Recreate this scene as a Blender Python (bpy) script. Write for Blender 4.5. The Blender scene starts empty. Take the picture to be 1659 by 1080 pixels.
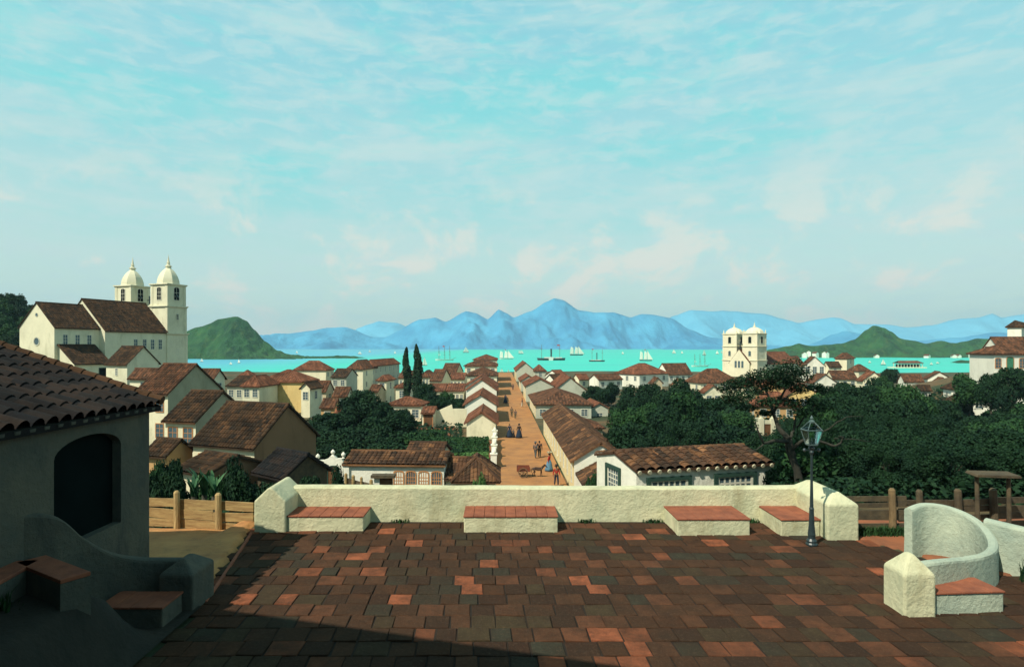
import bpy, bmesh, math, random
from mathutils import Vector, Matrix, noise
R = math.radians
random.seed(7)
scene = bpy.context.scene
COL = scene.collection

# ------------------------------------------------------------------ camera
F, CX, HY, CZ = 1000.0, 808.0, 561.0, 12.0        # focal length in photo pixels, street axis, horizon row, eye height
cam = bpy.data.cameras.new('camera'); co = bpy.data.objects.new('camera', cam); COL.objects.link(co)
co.location = (0, 0, CZ); co.rotation_euler = (R(90), 0, 0)
cam.sensor_width = 36; cam.lens = 36*F/1659.0
cam.shift_x = (829.5-CX)/1659.0; cam.shift_y = (HY-540)/1659.0
cam.clip_start = .1; cam.clip_end = 30000
scene.camera = co
# ------------------------------------------------------------------ sky
SUN = Vector((-.48, -.46, .74)).normalized()       # towards the sun
W_ = bpy.data.worlds.new('World'); scene.world = W_; W_.use_nodes = True
nt = W_.node_tree; N = nt.nodes; LK = nt.links; N.clear()
def nn(t, **k):
    n = N.new(t)
    for a, b in k.items(): setattr(n, a, b)
    return n
out = nn('ShaderNodeOutputWorld'); bg = nn('ShaderNodeBackground'); LK.new(bg.outputs[0], out.inputs[0])
SKYS = .1
bg.inputs[1].default_value = SKYS
sky = nn('ShaderNodeTexSky', sky_type='NISHITA'); sky.sun_disc = False
sky.sun_elevation = math.asin(SUN.z); sky.sun_rotation = math.atan2(SUN.x, SUN.y) % (2*math.pi)
tc = nn('ShaderNodeTexCoord'); sep = nn('ShaderNodeSeparateXYZ'); LK.new(tc.outputs['Generated'], sep.inputs[0])
ramp = nn('ShaderNodeValToRGB'); LK.new(sep.outputs[2], ramp.inputs[0])
cr = ramp.color_ramp
def lin(c): return tuple((x/255/12.92 if x/255 <= .04045 else ((x/255+.055)/1.055)**2.4) for x in c)
stops = [(0.0, (226, 236, 216)), (.08, (206, 232, 218)), (.2, (180, 226, 221)), (.36, (156, 219, 224)), (.5, (138, 212, 224)), (.62, (66, 116, 138)), (1, (26, 54, 78))]
while len(cr.elements) < len(stops): cr.elements.new(.5)
for e, (p, c) in zip(cr.elements, stops):
    e.position = p; e.color = lin(c)+(1,)
sc10 = nn('ShaderNodeVectorMath', operation='SCALE'); LK.new(ramp.outputs[0], sc10.inputs[0]); sc10.inputs['Scale'].default_value = 1/SKYS*.80
mx = nn('ShaderNodeMix', data_type='RGBA'); mx.inputs[0].default_value = .86
LK.new(sky.outputs[0], mx.inputs[6]); LK.new(sc10.outputs[0], mx.inputs[7])
cur = mx.outputs[2]
def cloud(scale3, nscale, lo, hi, colr, strength, detail=7, rough=.6, off=(0, 0, 0), zlo=None, zhi=None):
    global cur
    mp = nn('ShaderNodeMapping'); mp.inputs['Scale'].default_value = scale3; mp.inputs['Location'].default_value = off
    LK.new(tc.outputs['Generated'], mp.inputs[0])
    no = nn('ShaderNodeTexNoise'); no.inputs['Scale'].default_value = nscale; no.inputs['Detail'].default_value = detail
    no.inputs['Roughness'].default_value = rough; no.inputs['Distortion'].default_value = .4
    LK.new(mp.outputs[0], no.inputs['Vector'])
    mr = nn('ShaderNodeMapRange', interpolation_type='SMOOTHSTEP'); mr.inputs['From Min'].default_value = lo; mr.inputs['From Max'].default_value = hi
    mr.inputs['To Max'].default_value = strength; LK.new(no.outputs['Fac'], mr.inputs[0])
    fac = mr.outputs[0]
    if zlo is not None:
        m2 = nn('ShaderNodeMapRange', interpolation_type='SMOOTHSTEP'); m2.inputs['From Min'].default_value = zlo; m2.inputs['From Max'].default_value = zhi
        LK.new(sep.outputs[2], m2.inputs[0])
        mu = nn('ShaderNodeMath', operation='MULTIPLY'); LK.new(fac, mu.inputs[0]); LK.new(m2.outputs[0], mu.inputs[1]); fac = mu.outputs[0]
    m = nn('ShaderNodeMix', data_type='RGBA'); LK.new(fac, m.inputs[0]); LK.new(cur, m.inputs[6])
    k = .8/SKYS; m.inputs[7].default_value = (colr[0]*k, colr[1]*k, colr[2]*k, 1)
    cur = m.outputs[2]
cloud((1, 1, 6), 3.2, .46, .72, lin((204, 224, 220)), .62)
cloud((1, 1, 3.0), 3.4, .50, .66, lin((112, 218, 218)), .5, off=(3.1, 1.2, .4), zlo=.1, zhi=.3)
cloud((1, 1, 4), 14, .52, .72, lin((110, 222, 222)), .35, off=(9, 2, 1), zlo=.1, zhi=.3)
cloud((1, 1, 3), 22, .42, .68, lin((196, 222, 222)), .5, off=(2, 7, 3))
cloud((1, 1, 1.5), 7.5, .50, .62, lin((240, 230, 216)), .85, off=(.7, 4.2, 0), zlo=.34, zhi=.06)
LK.new(cur, bg.inputs[0])
# ------------------------------------------------------------------ sun
sl = bpy.data.lights.new('sun', 'SUN'); sl.energy = 4.2; sl.angle = R(.5); sl.color = (1.0, .92, .76)
so = bpy.data.objects.new('sun', sl); COL.objects.link(so); so.location = (-30, -20, 60)
so.rotation_euler = SUN.to_track_quat('Z', 'Y').to_euler()
scene.view_settings.view_transform = 'Standard'; scene.view_settings.look = 'None'
scene.view_settings.exposure = .45; scene.view_settings.gamma = 1
scene.cycles.max_bounces = 6; scene.cycles.volume_bounces = 0; scene.cycles.diffuse_bounces = 3

def P(px, py, Y): return Vector(((px-CX)/F*Y, Y, CZ-(py-HY)/F*Y))
def sstep(a, b, x):
    t = max(0, min(1, (x-a)/(b-a))); return t*t*(3-2*t)
def gz(x, y):
    """height of the ground"""
    z = 6.36*(1-sstep(21.5 if x > -7.7 else 21.5-5.0*sstep(-7.7, -8.6, x), 40, y))
    z += 8.0*math.exp(-(((x-107)/17)**2+((y-124)/26)**2))
    z += 15*math.exp(-(((x+185)/55)**2+((y-190)/60)**2))
    sh = 287+8*math.sin(x*.03)+6*math.sin(x*.011+1)
    z -= 7*sstep(sh, sh+16, y)
    if y < 12.6 and x < -6: z += 1.2*sstep(-6.4, -7.3, x)*sstep(12.1, 10.9, y)
    return z

# ------------------------------------------------------------------ materials
MATS = {}
def newmat(name):
    m = bpy.data.materials.new(name); m.use_nodes = True; t = m.node_tree; t.nodes.clear()
    o = t.nodes.new('ShaderNodeOutputMaterial'); b = t.nodes.new('ShaderNodeBsdfPrincipled'); t.links.new(b.outputs[0], o.inputs[0])
    b.inputs['Specular IOR Level'].default_value = .25
    return m, t, b
def setn(t, kind, **k):
    n = t.nodes.new(kind)
    for a, b in k.items():
        if a in n.inputs: n.inputs[a].default_value = b
        else: setattr(n, a, b)
    return n
def mixc(t, fac, a, b, mode='MIX'):
    m = t.nodes.new('ShaderNodeMix'); m.data_type = 'RGBA'; m.blend_type = mode
    for i, v in ((0, fac), (6, a), (7, b)):
        if hasattr(v, 'is_linked') or hasattr(v, 'links'): t.links.new(v, m.inputs[i])
        elif i == 0: m.inputs[0].default_value = v
        else: m.inputs[i].default_value = tuple(v)+(1,)
    return m.outputs[2]
def rng(t, src, a, b, c=0, d=1):
    m = t.nodes.new('ShaderNodeMapRange'); m.inputs[1].default_value = a; m.inputs[2].default_value = b; m.inputs[3].default_value = c; m.inputs[4].default_value = d
    t.links.new(src, m.inputs[0]); return m.outputs[0]
def coords(t, scale=(1, 1, 1)):
    c = t.nodes.new('ShaderNodeTexCoord'); oi = t.nodes.new('ShaderNodeObjectInfo')
    mu = t.nodes.new('ShaderNodeMath'); mu.operation = 'MULTIPLY'; mu.inputs[1].default_value = 37.; t.links.new(oi.outputs['Random'], mu.inputs[0])
    mp = t.nodes.new('ShaderNodeMapping'); mp.inputs['Scale'].default_value = scale
    t.links.new(c.outputs['Object'], mp.inputs[0]); t.links.new(mu.outputs[0], mp.inputs['Location'])
    return mp.outputs[0]
def noi(t, vec, scale, detail=4, rough=.6, dist=0):
    n = setn(t, 'ShaderNodeTexNoise', Scale=scale, Detail=detail, Roughness=rough, Distortion=dist); t.links.new(vec, n.inputs['Vector']); return n.outputs[0]
def bump(t, b, h, strength, dist=.05):
    n = setn(t, 'ShaderNodeBump', Strength=strength, Distance=dist); t.links.new(h, n.inputs['Height']); t.links.new(n.outputs[0], b.inputs['Normal'])
def M(name, c1, c2=None, scale=1.0, rough=.9, bs=0, bscale=20, bd=.03, stain=None, stc=None, metal=0, lo=.35, hi=.65, stretch=(1, 1, 1), spec=.25):
    if name in MATS: return MATS[name]
    m, t, b = newmat(name); v = coords(t, stretch)
    c2 = c2 or tuple(x*.75 for x in c1)
    col = mixc(t, rng(t, noi(t, v, scale, 6, .65), lo, hi), c1, c2)
    if stain:
        v2 = coords(t, (1, 1, .35))
        col = mixc(t, rng(t, noi(t, v2, stain, 8, .7, .5), .52, .7, 0, .75), col, stc)
    t.links.new(col, b.inputs['Base Color']); b.inputs['Roughness'].default_value = rough; b.inputs['Metallic'].default_value = metal
    b.inputs['Specular IOR Level'].default_value = spec
    if bs: bump(t, b, noi(t, v, bscale, 6, .7), bs, bd)
    MATS[name] = m; return m
def plaster(name, c, st=None, scale=.25):
    return M(name, c, tuple(x*.84 for x in c), scale, .95, .5, 3.5, .08, stain=.5, stc=st or tuple(x*f for x, f in zip(c, (.62, .62, .58))))
CREAM = plaster('cream_plaster', (.80, .74, .52)); WHITE = plaster('white_plaster', (.82, .80, .67)); YELLOW = plaster('yellow_plaster', (.72, .53, .22), (.36, .21, .06))
GREY = plaster('grey_plaster', (.50, .51, .40)); PALE = plaster('pale_stone_plaster', (.72, .69, .50)); BROWNW = plaster('brown_earth_wall', (.24, .14, .075), (.12, .07, .04))
OCHRE = plaster('ochre_wall', (.55, .34, .15)); OLIVE = plaster('shaded_olive_wall', (.40, .37, .25)); TAN = plaster('tan_wall', (.6, .5, .33))
TERW = M('parapet_plaster', (.66, .64, .42), (.48, .50, .33), .9, .95, .9, 7, .05, stain=1.0, stc=(.33, .30, .17))
TEALW = M('weathered_pale_plaster', (.46, .52, .40), (.31, .38, .31), .9, .95, .9, 7, .05, stain=1.2, stc=(.25, .28, .22))
DARKW = M('shade_dark_plaster', (.115, .11, .08), (.07, .078, .066), .8, .95, .9, 5, .06, stain=1.0, stc=(.05, .055, .05))  # plaster of the left corner, its shade put into the colour
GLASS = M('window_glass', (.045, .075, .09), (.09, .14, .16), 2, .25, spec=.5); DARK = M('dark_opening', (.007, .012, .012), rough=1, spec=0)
DOORB = M('brown_door_wood', (.16, .075, .035), (.1, .05, .02), 4, .8, .3, 15, .01); DOORG = M('green_door_paint', (.05, .2, .11), (.03, .13, .08), 4, .7)
FRAMEW = M('white_window_paint', (.7, .68, .55), rough=.7); FRAMEO = M('orange_window_trim', (.5, .24, .1), rough=.8); FRAMEG = M('dark_green_paint', (.03, .07, .05), (.02, .05, .04), 3, .7)
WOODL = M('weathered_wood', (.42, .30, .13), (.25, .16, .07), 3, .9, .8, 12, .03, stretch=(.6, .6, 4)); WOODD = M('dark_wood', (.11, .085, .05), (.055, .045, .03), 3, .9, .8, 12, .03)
WOODM = M('mid_brown_wood', (.22, .15, .075), (.12, .085, .045), 3, .9, .8, 12, .03)
POSTM = M('rough_post_wood', (.5, .37, .17), (.28, .18, .08), 5, .9, .8, 10, .03, stretch=(3, 3, .5))
IRON = M('dark_iron_paint', (.022, .04, .042), (.012, .025, .03), 8, .42, .15, 60, .004, spec=.6)
BRICKTOP = M('red_brick_coping', (.31, .105, .055), (.19, .065, .038), 2.5, .9, .6, 14, .02)
MORTAR = M('pale_mortar', (.55, .52, .36), (.4, .37, .25), 6, .95, .5, 20, .02)
BARK = M('grey_bark', (.085, .08, .06), (.045, .042, .032), 6, .95, .7, 14, .03)
SAIL = M('sail_cloth', (.82, .78, .66), (.7, .66, .55), 3, .9); HULLD = M('dark_hull_paint', (.05, .055, .055), rough=.6); HULLW = M('white_hull_paint', (.7, .7, .62), rough=.6)
SPAR = M('ship_spar_wood', (.18, .12, .07), rough=.8); FLAGR = M('red_flag_cloth', (.5, .05, .03), rough=.9)
SKIN = M('brown_skin', (.22, .11, .065), rough=.7); HAIR = M('black_hair', (.012, .01, .01), rough=.6)

def roofmat(name, cols, p=.28, q=.42, dark=.5):
    m, t, b = newmat(name)
    uv = t.nodes.new('ShaderNodeUVMap'); uv.uv_map = 'UVMap'
    d = setn(t, 'ShaderNodeVectorMath', operation='DIVIDE'); d.inputs[1].default_value = (p, q, 1); t.links.new(uv.outputs[0], d.inputs[0])
    fl = setn(t, 'ShaderNodeVectorMath', operation='FLOOR'); t.links.new(d.outputs[0], fl.inputs[0])
    oi = t.nodes.new('ShaderNodeObjectInfo'); ad = setn(t, 'ShaderNodeVectorMath', operation='ADD'); t.links.new(fl.outputs[0], ad.inputs[0]); t.links.new(oi.outputs['Random'], ad.inputs[1])
    wn = t.nodes.new('ShaderNodeTexWhiteNoise'); wn.noise_dimensions = '3D'; t.links.new(ad.outputs[0], wn.inputs['Vector'])
    rp = t.nodes.new('ShaderNodeValToRGB'); t.links.new(wn.outputs['Value'], rp.inputs[0])
    while len(rp.color_ramp.elements) < len(cols): rp.color_ramp.elements.new(.5)
    for i, (e, c) in enumerate(zip(rp.color_ramp.elements, cols)): e.position = i/(len(cols)-1); e.color = tuple(c)+(1,)
    v = coords(t)
    col = mixc(t, rng(t, noi(t, v, .6, 6, .7), .42, .68, 0, .8), rp.outputs[0], tuple(x*.42 for x in cols[0]))
    fr = setn(t, 'ShaderNodeVectorMath', operation='FRACTION'); t.links.new(d.outputs[0], fr.inputs[0])
    sp = t.nodes.new('ShaderNodeSeparateXYZ'); t.links.new(fr.outputs[0], sp.inputs[0])
    ad2 = setn(t, 'ShaderNodeMath', operation='MULTIPLY_ADD'); t.links.new(noi(t, v, 9, 4, .7), ad2.inputs[0]); ad2.inputs[1].default_value = .5
    t.links.new(rng(t, sp.outputs[1], 0, 1, 1, 0), ad2.inputs[2])
    bump(t, b, ad2.outputs[0], .8, .05)
    t.links.new(col, b.inputs['Base Color']); b.inputs['Roughness'].default_value = .92; b.inputs['Specular IOR Level'].default_value = .12
    MATS[name] = m; return m
RRED = roofmat('red_clay_tiles', [(.095, .044, .027), (.18, .074, .04), (.14, .056, .033), (.29, .115, .06)], .4, .5)
RBRN = roofmat('brown_clay_tiles', [(.06, .034, .021), (.11, .056, .032), (.19, .082, .043), (.05, .03, .021)], .35, .5)
RDRK = roofmat('dark_clay_tiles', [(.032, .023, .016), (.058, .036, .021), (.11, .056, .028), (.026, .022, .018)], .32, .45)
RBLK = roofmat('dark_shade_clay_tiles', [(.013, .014, .015), (.022, .020, .019), (.034, .024, .019), (.012, .013, .015)], .32, .5)  # near-black tiles; on the foreground house the shade is in the colour
RNEAR = roofmat('weathered_channel_tiles', [(.065, .036, .022), (.12, .06, .033), (.04, .029, .021), (.25, .12, .055)], .45, .6)

# ------------------------------------------------------------------ mesh helpers
class MB:
    def __init__(s): s.v = []; s.f = []; s.m = []; s.u = []
    def face(s, pts, mi=0, uv=None):
        n = len(s.v); s.v.extend([tuple(p) for p in pts]); s.f.append(tuple(range(n, n+len(pts)))); s.m.append(mi); s.u.append(uv)
    def idx(s, vs, fs, mi=0, uvs=None):
        n = len(s.v); s.v.extend([tuple(p) for p in vs])
        for i, f in enumerate(fs):
            s.f.append(tuple(n+j for j in f)); s.m.append(mi); s.u.append([uvs[j] for j in f] if uvs else None)
    def box(s, x0, y0, z0, x1, y1, z1, mi=0):
        v = [(x0, y0, z0), (x1, y0, z0), (x1, y1, z0), (x0, y1, z0), (x0, y0, z1), (x1, y0, z1), (x1, y1, z1), (x0, y1, z1)]
        s.idx(v, [(0, 3, 2, 1), (4, 5, 6, 7), (0, 1, 5, 4), (1, 2, 6, 5), (2, 3, 7, 6), (3, 0, 4, 7)], mi)
    def prism(s, poly, z0, z1, mi=0):
        n = len(poly); v = [(x, y, z0) for x, y in poly]+[(x, y, z1) for x, y in poly]
        s.idx(v, [tuple(reversed(range(n))), tuple(range(n, 2*n))]+[(i, (i+1) % n, n+(i+1) % n, n+i) for i in range(n)], mi)
    def tube(s, pts, rad, n=8, mi=0):
        pts = [Vector(p) for p in pts]; k = len(pts)
        if not hasattr(rad, '__len__'): rad = [rad]*k
        vs = []; up = None
        for i, p in enumerate(pts):
            d = (pts[min(i+1, k-1)]-pts[max(i-1, 0)]).normalized()
            if up is None: up = d.orthogonal().normalized()
            else:
                up = (up-d*up.dot(d))
                up = up.normalized() if up.length > 1e-5 else d.orthogonal().normalized()
            w = d.cross(up)
            for j in range(n):
                a = 2*math.pi*j/n; vs.append(p+(up*math.cos(a)+w*math.sin(a))*rad[i])
        fs = [(i*n+j, i*n+(j+1) % n, (i+1)*n+(j+1) % n, (i+1)*n+j) for i in range(k-1) for j in range(n)]
        fs += [tuple(reversed(range(n))), tuple(range((k-1)*n, k*n))]
        s.idx(vs, fs, mi)
    def lathe(s, prof, c=(0, 0, 0), n=16, mi=0, sq=None):
        vs = []
        for r, z in prof:
            for j in range(n):
                a = 2*math.pi*(j+.5)/n
                vs.append((c[0]+r*math.cos(a), c[1]+r*math.sin(a), c[2]+z))
        k = len(prof)
        fs = [(i*n+j, i*n+(j+1) % n, (i+1)*n+(j+1) % n, (i+1)*n+j) for i in range(k-1) for j in range(n)]
        fs += [tuple(reversed(range(n))), tuple(range((k-1)*n, k*n))]
        s.idx(vs, fs, mi)
    def mesh(s, name, mats, smooth=False):
        me = bpy.data.meshes.new(name); me.from_pydata(s.v, [], s.f)
        for m in (mats if isinstance(mats, (list, tuple)) else [mats]): me.materials.append(m)
        me.polygons.foreach_set('material_index', s.m)
        if any(s.u):
            ul = me.uv_layers.new(name='UVMap'); k = 0
            for f, u in zip(s.f, s.u):
                for j in range(len(f)):
                    if u: ul.data[k].uv = u[j]
                    k += 1
        if smooth: me.polygons.foreach_set('use_smooth', [True]*len(me.polygons))
        me.update(); return me
    def build(s, name, mats, parent=None, smooth=False, loc=None, bevel=0):
        o = bpy.data.objects.new(name, s.mesh(name, mats, smooth)); COL.objects.link(o)
        if parent: o.parent = parent
        if loc: o.location = loc
        if bevel:
            b = o.modifiers.new('b', 'BEVEL'); b.width = bevel; b.segments = 2; b.limit_method = 'ANGLE'
        return o
def thing(name, label, cat, loc=(0, 0, 0), rz=0, group=None):
    o = bpy.data.objects.new(name, None); COL.objects.link(o); o.location = loc; o.rotation_euler = (0, 0, rz)
    return tag(o, label, cat, group)
def tag(o, label, cat, group=None):
    o['label'] = label; o['category'] = cat
    if group: o['group'] = group
    return o
def struct(o): o['kind'] = 'structure'; return o
def link(name, me, parent=None, loc=(0, 0, 0), rz=0, sc=(1, 1, 1)):
    o = bpy.data.objects.new(name, me); COL.objects.link(o); o.location = loc; o.rotation_euler = (0, 0, rz); o.scale = sc
    if parent: o.parent = parent
    return o

# ------------------------------------------------------------------ ground, water, road
def grid(xs, ys, fz, name, mat, smooth=True):
    vs = [(x, y, fz(x, y)) for y in ys for x in xs]; nx = len(xs)
    fs = [(j*nx+i, j*nx+i+1, (j+1)*nx+i+1, (j+1)*nx+i) for j in range(len(ys)-1) for i in range(nx-1)]
    mb = MB(); mb.idx(vs, fs); return mb.build(name, mat, smooth=smooth)
def spaced(a, b, n): return [a+(b-a)*i/(n-1) for i in range(n)]
gx = [-6000, -2500, -1000]+spaced(-400, -40, 60)[:-1]+spaced(-40, -16, 25)[:-1]+spaced(-16, -5, 34)[:-1]+spaced(-5, 40, 46)[:-1]+spaced(40, 300, 50)+[1000, 2500, 6000]
gy = [-5000, -1500, -300, -60, -10]+[0, 1]+spaced(2, 22, 61)[:-1]+spaced(22, 60, 48)[:-1]+spaced(60, 340, 94)+[420]
m, t, b = newmat('town_earth'); v = coords(t)
c = mixc(t, rng(t, noi(t, v, .12, 6, .65), .4, .6), (.035, .055, .025), (.16, .10, .05))
c = mixc(t, rng(t, noi(t, v, 1.3, 6, .7), .4, .7, 0, .6), c, (.02, .04, .02)); t.links.new(c, b.inputs['Base Color']); b.inputs['Roughness'].default_value = .95
bump(t, b, noi(t, v, 2.5, 8, .7), .8, .15)
struct(grid(gx, gy, gz, 'ground', m))
# water
m, t, b = newmat('turquoise_sea'); v = coords(t)
tcn = t.nodes.new('ShaderNodeNewGeometry'); sp = t.nodes.new('ShaderNodeSeparateXYZ'); t.links.new(tcn.outputs['Position'], sp.inputs[0])
c = mixc(t, rng(t, noi(t, coords(t, (.003, .02, 1)), 1.0, 6, .6), .3, .7), (.035, .60, .46), (.05, .50, .42))
c = mixc(t, rng(t, sp.outputs[0], -130, -250, 0, 1), c, (.10, .42, .55))
t.links.new(c, b.inputs['Base Color']); b.inputs['Roughness'].default_value = .45; b.inputs['Specular IOR Level'].default_value = .12
bump(t, b, noi(t, coords(t, (.15, .5, 1)), 1.0, 5, .6), .25, .6)
mb = MB(); mb.face([(-9000, 240, -3), (9000, 240, -3), (9000, 9000, -3), (-9000, 9000, -3)]); struct(mb.build('sea', m))
# road
ROAD = M('orange_earth_road', (.42, .20, .07), (.30, .145, .06), .35, .95, .9, 4, .06, stain=.7, stc=(.22, .12, .06))
xs = spaced(-.25, 5.9, 8); ys = spaced(38, 283, 60)
struct(grid(xs, ys, lambda x, y: gz(x, y)+.05+.03*math.sin(x*1.3+y*.4), 'road', ROAD))
SAND = M('sandy_path_earth', (.52, .27, .10), (.38, .18, .07), .8, .95, .8, 5, .05, stain=1.4, stc=(.2, .12, .06))
struct(grid(spaced(-15, -5.9, 60), spaced(12.4, 20.6, 40), lambda x, y: gz(x, y)+(.13+.02*noise.noise(Vector((x*.8, y*.8, 0))) if x < -7.4+(18.6-y)*.184-.15 and 13.9 < y < 20.3 else -.15), 'path', SAND))
REDS = M('red_soil', (.30, .11, .05), (.18, .075, .04), .8, .95, .8, 5, .05)
struct(grid(spaced(9.5, 22, 60), spaced(12.2, 20.4, 50), lambda x, y: gz(x, y)+(.05+.02*noise.noise(Vector((x*.8, y*.8, 3))) if y > 15.2 and x > 10.6+(17.8-y)*.55 or x > 13.2 else -.15), 'path', REDS))
SHADEG = M('shade_dark_earth', (.035, .032, .024), (.018, .02, .016), .8, .95, .9, 5, .06)  # ground of the left corner, its shadow put into the earth colour
struct(grid(spaced(-14, -6.35, 30), spaced(2, 13.2, 40), lambda x, y: gz(x, y)+.10+.03*noise.noise(Vector((x*.8, y*.8, 5))), 'shade_dark_ground', SHADEG))

# ------------------------------------------------------------------ mountains and hills
def interp(pts, x):
    if x <= pts[0][0]: return pts[0][1]
    for (a, b), (c, d) in zip(pts, pts[1:]):
        if x <= c:
            k = (x-a)/(c-a); return b+(d-b)*(k*.6+.4*k*k*(3-2*k))
    return pts[-1][1]
def ridge(name, pts, D, df, db, mat, step=3, amp=.3, fine=1.5, sc=220, rug=.8, ny=46):
    """a mountain range: crest at distance D, slopes df towards the viewer and db away, spurs and gullies from noise"""
    x0, x1 = pts[0][0], pts[-1][0]; n = int((x1-x0)/step)+1
    pxs = spaced(x0, x1, n); ts = spaced(-1, 0, int(ny*.72))+spaced(0, 1, int(ny*.3))[1:]
    vs = []
    for tt in ts:
        y = D+(tt*df if tt < 0 else tt*db)
        for px in pxs:
            X = (px-CX)/F*D
            h = max(0, CZ-(interp(pts, px)-HY)/F*D+3)
            h += rug*.004*D*.5*noise.noise(Vector((X/(D*.018), D, 1)))*min(1, h/30)
            w = (1-abs(tt))**1.15
            e = 4*w*(1-w)
            nz = noise.turbulence(Vector((X/sc+9, y/sc*.55, D*.01)), 4, False)-.5
            z = -4+(h+1)*w+h*amp*e*nz+fine*noise.noise(Vector((X/9, y/9, 0)))*min(1, w*6)*min(1, e*3)
            vs.append((X*(1+.0*tt), y, z))
    k = len(pxs); fs = [(j*k+i, j*k+i+1, (j+1)*k+i+1, (j+1)*k+i) for j in range(len(ts)-1) for i in range(k-1)]
    mb = MB(); mb.idx(vs, fs); return struct(mb.build(name, mat, smooth=True))
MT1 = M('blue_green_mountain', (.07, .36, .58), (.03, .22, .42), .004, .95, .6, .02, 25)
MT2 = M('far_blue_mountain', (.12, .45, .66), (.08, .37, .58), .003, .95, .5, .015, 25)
FOR = M('green_hill_forest', (.045, .16, .05), (.014, .065, .03),   .035, .95, 1, .16, 8, stain=.07, stc=(.09, .16, .045))
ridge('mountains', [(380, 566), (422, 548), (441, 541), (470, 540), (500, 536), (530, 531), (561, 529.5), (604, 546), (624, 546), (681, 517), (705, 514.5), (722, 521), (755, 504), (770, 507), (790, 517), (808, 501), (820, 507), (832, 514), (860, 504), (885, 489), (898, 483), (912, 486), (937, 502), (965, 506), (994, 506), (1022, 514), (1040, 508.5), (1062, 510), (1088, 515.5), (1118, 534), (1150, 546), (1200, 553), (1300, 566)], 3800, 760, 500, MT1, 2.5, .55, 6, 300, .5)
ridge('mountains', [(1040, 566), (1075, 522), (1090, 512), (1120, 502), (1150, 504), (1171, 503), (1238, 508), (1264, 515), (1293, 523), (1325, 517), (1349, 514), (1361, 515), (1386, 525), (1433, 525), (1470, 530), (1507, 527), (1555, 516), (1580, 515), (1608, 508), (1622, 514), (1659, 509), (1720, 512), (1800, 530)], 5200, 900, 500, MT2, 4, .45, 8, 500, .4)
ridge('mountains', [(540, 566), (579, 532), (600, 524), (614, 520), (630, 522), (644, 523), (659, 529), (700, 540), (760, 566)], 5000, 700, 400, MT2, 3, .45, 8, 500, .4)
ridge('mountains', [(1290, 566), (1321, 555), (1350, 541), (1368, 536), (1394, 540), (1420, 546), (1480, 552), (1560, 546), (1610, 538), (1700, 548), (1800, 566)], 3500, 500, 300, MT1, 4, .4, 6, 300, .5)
ridge('hills', [(255, 560), (280, 548), (300, 537), (320, 530), (340, 524), (355, 517), (370, 513.5), (385, 513), (400, 520), (412, 534), (430, 553), (448, 567), (465, 573), (490, 578), (505, 584)], 790, 85, 90, FOR, 1, .5, 3.5, 60, 1.2, 60)
ridge('hills', [(455, 583), (480, 577), (520, 577), (560, 576), (580, 578), (592, 583)], 790, 25, 25, FOR, 1, .3, 2.5, 30, 1.2, 24)
ridge('hills', [(1225, 580), (1246, 566), (1280, 560), (1295, 556), (1313, 560), (1361, 557), (1384, 550), (1404, 534), (1414, 527.5), (1420, 527.5), (1433, 531), (1443, 537), (1457, 547), (1480, 552), (1500, 556), (1527, 552), (1550, 556), (1583, 548), (1610, 549), (1660, 545), (1720, 560)], 900, 95, 100, FOR, 1.2, .5, 3.5, 60, 1.2, 60)
ridge('hills', [(1540, 590), (1560, 585), (1590, 582), (1640, 575), (1700, 565)], 560, 20, 30, FOR, 2, .3, 2, 30, 1, 24)

# ------------------------------------------------------------------ houses
def slope_sheet(mb, o, sd, ud, length, run, rise, ia, ib, per, amp, course=0, mi=0):
    """one roof plane of half-round tile rows: o eave corner, sd along the eave, ud horizontal towards the ridge"""
    o = Vector(o); sd = Vector(sd); ud = Vector(ud); sl = math.hypot(run, rise)
    nrm = (sd.cross(ud*run+Vector((0, 0, rise)))).normalized()
    n = max(2, round(length/per)); per = length/n; K = 4 if amp < .07 else 8
    nt_ = max(1, round(sl/course)) if course else 1
    cols = []
    for i in range(n*K+1):
        s_ = per*i/K; ph = (i % K)/K; h = amp*math.sin(math.pi*ph)**.8 if ph else 0
        tm = 1.0
        if ia > 0: tm = min(tm, s_/ia)
        if ib > 0: tm = min(tm, (length-s_)/ib)
        tm = max(0, tm); col = []
        for j in range(nt_):
            for e in (0, 1):
                t_ = tm*(j+e)/nt_; lift = h+(0 if not course else (.035 if e == 0 else -.005)*(1 if h > 0 else .4))
                col.append((o+sd*s_+(ud*run+Vector((0, 0, rise)))*t_+nrm*lift, (s_+.01, t_*sl+(-.001 if e else .001))))
        cols.append(col)
    k = len(cols[0]); vs = [p for c_ in cols for p, _ in c_]; uv = [u for c_ in cols for _, u in c_]
    fs = [(i*k+j, (i+1)*k+j, (i+1)*k+j+1, i*k+j+1) for i in range(len(cols)-1) for j in range(k-1)]
    mb.idx(vs, fs, mi, uv)
    a = o; b_ = o+sd*length; c_ = o+sd*(length-ib)+ud*run+Vector((0, 0, rise)); d_ = o+sd*ia+ud*run+Vector((0, 0, rise))
    th = Vector((0, 0, -.13))
    for q in ([a+th, d_+th, c_+th, b_+th], [a, a+th, b_+th, b_], [b_, b_+th, c_+th, c_], [a, d_, d_+th, a+th]):
        mb.face(q, mi, [(0.1, .1)]*4)
WIN = {}
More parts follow.
